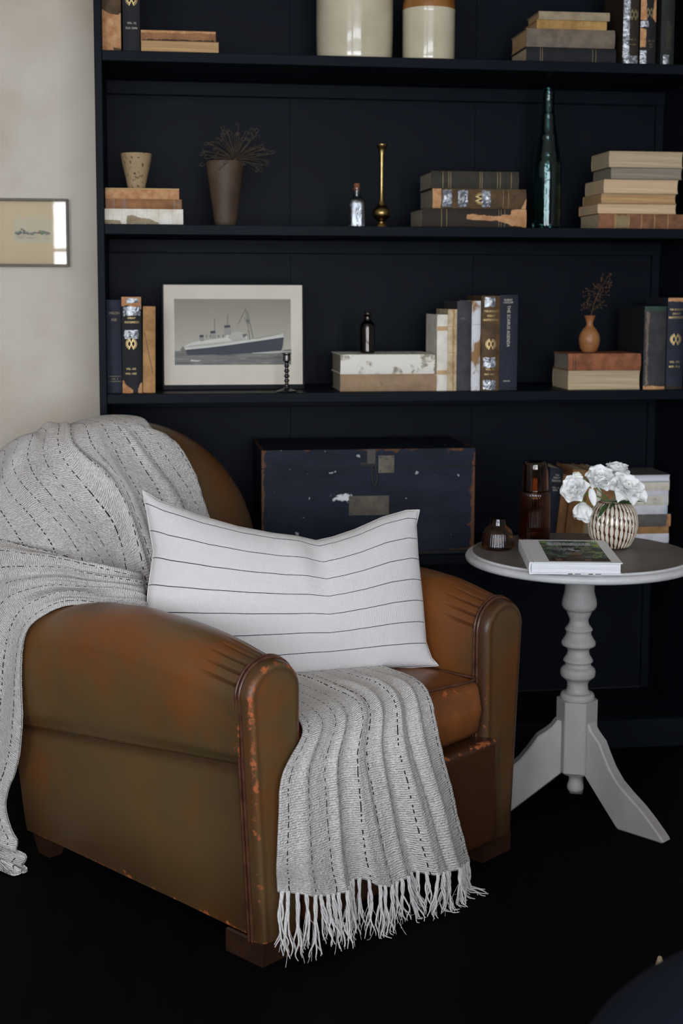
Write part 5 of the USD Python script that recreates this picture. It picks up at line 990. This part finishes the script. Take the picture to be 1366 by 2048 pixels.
# ---------------------------------------------------------------- woven throw: back, arm and seat drapes with a fringe
th_ = thing('throw_blanket', 'nubbly pale grey woven throw with dashed dark stripes and fringe, over the armchair', 'throw', CL, CR)
G = [
 [[0.044, 1.038, 0.640], [0.036, 0.978, 0.783], [0.024, 0.878, 0.828], [-0.018, 0.854, 0.749], [-0.032, 0.835, 0.688], [-0.024, 0.812, 0.626], [-0.020, 0.782, 0.566]],
 [[0.086, 1.035, 0.640], [0.078, 0.975, 0.796], [0.066, 0.875, 0.841], [0.048, 0.855, 0.782], [0.027, 0.736, 0.725], [0.034, 0.668, 0.669], [0.038, 0.638, 0.609]],
 [[0.133, 1.038, 0.640], [0.125, 0.978, 0.822], [0.113, 0.878, 0.867], [0.087, 0.860, 0.813], [0.053, 0.700, 0.747], [0.085, 0.639, 0.671], [0.089, 0.609, 0.611]],
 [[0.183, 1.035, 0.640], [0.175, 0.975, 0.836], [0.163, 0.875, 0.881], [0.106, 0.803, 0.833], [0.092, 0.668, 0.741], [0.139, 0.617, 0.644], [0.143, 0.587, 0.584]],
 [[0.231, 1.031, 0.640], [0.223, 0.971, 0.847], [0.211, 0.871, 0.892], [0.126, 0.742, 0.840], [0.167, 0.642, 0.725], [0.185, 0.604, 0.618], [0.189, 0.574, 0.558]],
 [[0.242, 0.986, 0.640], [0.234, 0.926, 0.850], [0.222, 0.826, 0.895], [0.170, 0.729, 0.857], [0.208, 0.665, 0.788], [0.236, 0.606, 0.632], [0.240, 0.576, 0.572]],
 [[0.265, 0.937, 0.640], [0.257, 0.877, 0.854], [0.245, 0.777, 0.899], [0.222, 0.697, 0.843], [0.247, 0.646, 0.753], [0.266, 0.604, 0.628], [0.270, 0.574, 0.568]],
 [[0.304, 0.922, 0.640], [0.296, 0.862, 0.857], [0.284, 0.762, 0.902], [0.292, 0.673, 0.815], [0.322, 0.638, 0.735], [0.319, 0.602, 0.621], [0.323, 0.572, 0.561]],
 [[0.346, 0.904, 0.640], [0.338, 0.844, 0.852], [0.326, 0.744, 0.897], [0.351, 0.671, 0.812], [0.395, 0.631, 0.711], [0.389, 0.600, 0.612], [0.393, 0.570, 0.552]],
 [[0.387, 0.881, 0.640], [0.379, 0.821, 0.834], [0.367, 0.721, 0.879], [0.420, 0.683, 0.824], [0.435, 0.635, 0.718], [0.447, 0.615, 0.655], [0.451, 0.585, 0.595]],
]
D = csurf(np.array(G), 170, 130)
def normals(P):
    n = np.cross(np.gradient(P, axis=0), np.gradient(P, axis=1)); return n/(np.linalg.norm(n, axis=-1, keepdims=True)+1e-12)
def lay(name, P, uv=None, flip=False, thick=.004):
    uv = uvgrid(P) if uv is None else uv
    n = normals(P); n = -n if flip else n
    v, f = grid(P); vb, fb = grid(P-n*thick)
    f = f if not flip else f[:, ::-1]
    # a hem wall all round joins the two faces
    N_, M_ = P.shape[:2]; b_ = np.r_[np.arange(M_), np.arange(1, N_)*M_+M_-1, (N_-1)*M_+np.arange(M_-2, -1, -1), np.arange(N_-2, 0, -1)*M_]
    k = len(v); b2 = np.roll(b_, -1); w = np.vstack([np.c_[b_, b_+k, b2], np.c_[b2, b_+k, b2+k]])
    return part(th_, name, (np.vstack([v, vb]), np.vstack([f, fb[:, ::-1]+k if not flip else fb+k, w])), 'throw_weave', True, uv=np.vstack([uv, uv]))
nD = normals(D); nD = nD*np.sign((nD@np.array([-.6, -.7, .4])).mean())
ss, tt = np.linspace(0, 1, 170)[:, None], np.linspace(0, 1, 130)[None]
fold = .011*np.exp(-((ss-.50-.07*(tt-.3))/.022)**2)*sstep(.25, .4, tt)*(1-.3*sstep(.8, 1, tt))+.008*np.exp(-((ss-.80-.10*(tt-.5))/.028)**2)*sstep(.3, .45, tt)+.010*np.exp(-((ss-.40)/.03)**2)*np.exp(-((tt-.32)/.10)**2)+.006*np.exp(-((ss-.64)/.03)**2)*sstep(.3, .5, tt)
fold = fold-.007*np.exp(-((ss-.545-.07*(tt-.3))/.018)**2)*sstep(.3, .45, tt)-.010*np.exp(-((ss-.34)/.03)**2)*np.exp(-((tt-.36)/.08)**2)
D = D+nD*(fold+.005*fnoise(D, 11., 6)+.0012*fnoise(D, 60., 2))[..., None]
D = push_out(D, .010)
# frayed right edge
jag = (.010*fnoise(np.stack([0*tt[0], tt[0]*30, 0*tt[0]], -1), 1., 9, 4))[None]*sstep(.93, 1., ss); D = D+np.stack([jag, 0*jag, 0*jag], -1)
uvD = uvgrid(D)
lay('back_drape', D, uvD, flip=(normals(D)@np.array([-.6, -.7, .4])).mean() < 0)
# over the rear of the arm and down to the floor
H0 = np.array([[.16, .50, .50], [.085, .430, .566], [.033, .488, .571], [-.002, .560, .564], [-.050, .600, .530], [-.068, .612, .482], [-.070, .617, .412], [-.066, .622, .330], [-.060, .660, .214], [-.060, .700, .120], [-.052, .655, .030], [-.085, .645, .010]])
H5 = np.array([[.20, .58, .60], [.130, .515, .625], [.050, .540, .648], [.008, .595, .667], [-.012, .690, .675], [-.018, .790, .676], [-.035, .880, .640], [-.065, .930, .540], [-.080, .945, .380], [-.082, .955, .200], [-.090, .955, .040], [-.140, .960, .014]])
tq = np.linspace(0, 1, 12); bulge = np.array([.0, .006, .012, .018, .024, .030, .030, .024, .018, .014, .010, .004])
H = []
for w in np.linspace(0, 1, 6):
    r = H0+(H5-H0)*w+(np.sin(np.pi*w)*bulge)[:, None]*np.array([-.75, -.5, .25])
    H.append(r)
Q = csurf(np.array(H), 140, 220); nQ = normals(Q); nQ = nQ*np.sign((nQ@np.array([-.8, -.4, .3])).mean())
ss, tt = np.linspace(0, 1, 140)[:, None], np.linspace(0, 1, 220)[None]
rip = .007*np.sin(2*np.pi*(2.3*ss+.25*np.sin(4*tt)+.1))*sstep(.05, .2, tt)+.006*np.sin(2*np.pi*(5.6*ss+.35*np.sin(5*tt)))*np.exp(-((tt-.22)/.16)**2)+.0035*np.sin(2*np.pi*(9.5*ss+.3*np.sin(7*tt)+.3))*np.exp(-((tt-.18)/.12)**2)*(1-ss)
rip = rip*(1-.75*np.exp(-(ss/.05)**2))
crumple = .020*np.sin(tt*2*np.pi*26+3*ss)*sstep(.86, .90, tt)*.5
Q = Q+nQ*(rip+crumple+.004*fnoise(Q, 14., 3)+.0012*fnoise(Q, 60., 4))[..., None]; Q[..., 2] = np.maximum(Q[..., 2], .006); Q = push_out(Q, .008)
jag = .007*fnoise(np.stack([0*tt[0], tt[0]*60, 0*tt[0]], -1), 1., 19, 4)[None]*sstep(.05, 0., ss); Q = Q+np.stack([0*jag, jag, 0*jag], -1)
lay('arm_drape', Q, uvgrid(Q), flip=(normals(Q)@np.array([-.8, -.4, .3])).mean() < 0)
# over the seat and down the front
us = np.linspace(0, 1, 11)
bz = np.interp(us, [0, .12, .24, .30, .38, .44, .52, .60, .75, .88, 1], [.150, .130, .110, .112, .118, .098, .083, .088, .080, .064, .052])
fv = np.interp(us, [0, .10, .22, .30, .36, .44, .54, .62, .72, .84, .92, 1], [-.046, -.058, -.066, -.060, -.046, -.060, -.078, -.062, -.088, -.092, -.070, -.060])
rows = []
for k in range(10):
    r = []
    for j, u in enumerate(us):
        def lp(a, b): return a+(b-a)*u
        if k == 0: r.append([lp(.215, .560), .400, .418])
        elif k == 1: r.append([lp(.185, .520), .260, .421])
        elif k == 2: r.append([lp(.150, .487), .120, .427-.002*u])
        elif k == 3: r.append([lp(.124, .462), .030, .426])
        elif k == 4: r.append([lp(.086, .440), -.026+.002*u, .409])
        elif k == 5: r.append([lp(.024, .435), -.046+.15*(fv[j]+.055), .362])
        elif k == 6: r.append([lp(.012, .450), -.050+.5*(fv[j]+.055), .290])
        elif k == 7: r.append([lp(.008, .476), -.052+.85*(fv[j]+.055), .212])
        elif k == 8: r.append([lp(.006, .500), -.054+1.0*(fv[j]+.055), .5*(.212+bz[j])])
        else: r.append([lp(.008, .528), -.056+1.15*(fv[j]+.055), bz[j]])
    rows.append(r)
Fd = csurf(np.array(rows).transpose(1, 0, 2), 200, 200); nF = normals(Fd); nF = nF*np.sign((nF@np.array([0, -.8, .5])).mean())
ss, tt = np.linspace(0, 1, 200)[:, None], np.linspace(0, 1, 200)[None]
ridge = sum(a*np.exp(-((ss-c-d*(tt-.5))/w)**2)*sstep(t0, t1, tt) for a, c, d, w, t0, t1 in ((.010, .30, -.05, .020, .30, .5), (-.007, .365, -.02, .024, .45, .75), (.012, .43, .04, .030, .25, .5), (.009, .58, .02, .024, .10, .3), (-.010, .64, .02, .022, .3, .6), (.010, .72, .0, .028, .12, .3), (.008, .86, -.03, .028, .15, .4), (-.008, .80, 0, .02, .2, .5), (.006, .12, 0, .03, .3, .5), (-.006, .50, .03, .02, .15, .3), (.007, .47, .08, .022, .05, .2)))
Fd = Fd+nF*(ridge+.004*fnoise(Fd, 13., 5)*(1-.3*tt)+.0012*fnoise(Fd, 60., 8))[..., None]
jag = .006*fnoise(np.stack([0*tt[0], tt[0]*50, 0*tt[0]], -1), 1., 29, 4)[None]*sstep(.96, 1., ss); Fd = Fd+np.stack([jag, 0*jag, 0*jag], -1)
drape = lay('front_drape', Fd, uvgrid(Fd), flip=(normals(Fd)@np.array([0, -.8, .5])).mean() < 0)
rf = np.random.default_rng(14)
for k in range(34):
    u = (k+.5)/34+rf.normal()*.006; i = int(np.clip(u*199, 0, 199)); p0 = Fd[i, -1]; ln = rf.uniform(.085, .125)*(1-.25*u); strands = []
    ln = min(ln, max(.03, p0[2]*1.9)); lean = rf.normal()*.012; nst = 4
    ph = rf.uniform(0, 6.28)
    for q in range(nst):
        n_ = 24; t = np.linspace(0, 1, n_); loose = sstep(.45, 1, t); a = ph+2*np.pi*q/nst+t*(9-4*loose)
        rad = (.0022+.0065*loose*rf.uniform(.5, 1.4)); wx, wy = rf.uniform(0, 6.28, 2)
        x = p0[0]+lean*t+rad*np.cos(a)+.006*np.sin(5*t+wx)*t+.0022*np.sin(17*t+3*wx)*loose; y = p0[1]+rad*np.sin(a)+.005*np.sin(6*t+wy)*t+.0022*np.sin(15*t+2*wy)*loose-.010*t; z = p0[2]+.004-ln*t*rf.uniform(.92, 1.0)
        low = z < .004; y = np.where(low, y-(.004-z)*.8, y); x = np.where(low, x+(.004-z)*.25*np.sign(math.cos(wx)), x); z = np.maximum(z, .004+.002*q/nst)
        strands.append(tube(np.stack([x, y, z], 1), np.interp(t, [0, .1, .8, 1], [.0019, .0021, .0016, .0008]), 5))
    for q in range(3):
        n_ = 12; t = np.linspace(0, 1, n_); w3 = rf.normal(size=3); x = p0[0]+lean*t+.012*w3[0]*t**2+.003*np.sin(9*t+w3[2]); y = p0[1]-.008*t+.012*w3[1]*t**2; z = np.maximum(p0[2]-ln*t*rf.uniform(.7, 1.08), .003)
        strands.append(tube(np.stack([x, y, z], 1), np.full(n_, .0005), 4))
    part(drape, 'tassel', cat(strands), 'tassel_yarn', True)
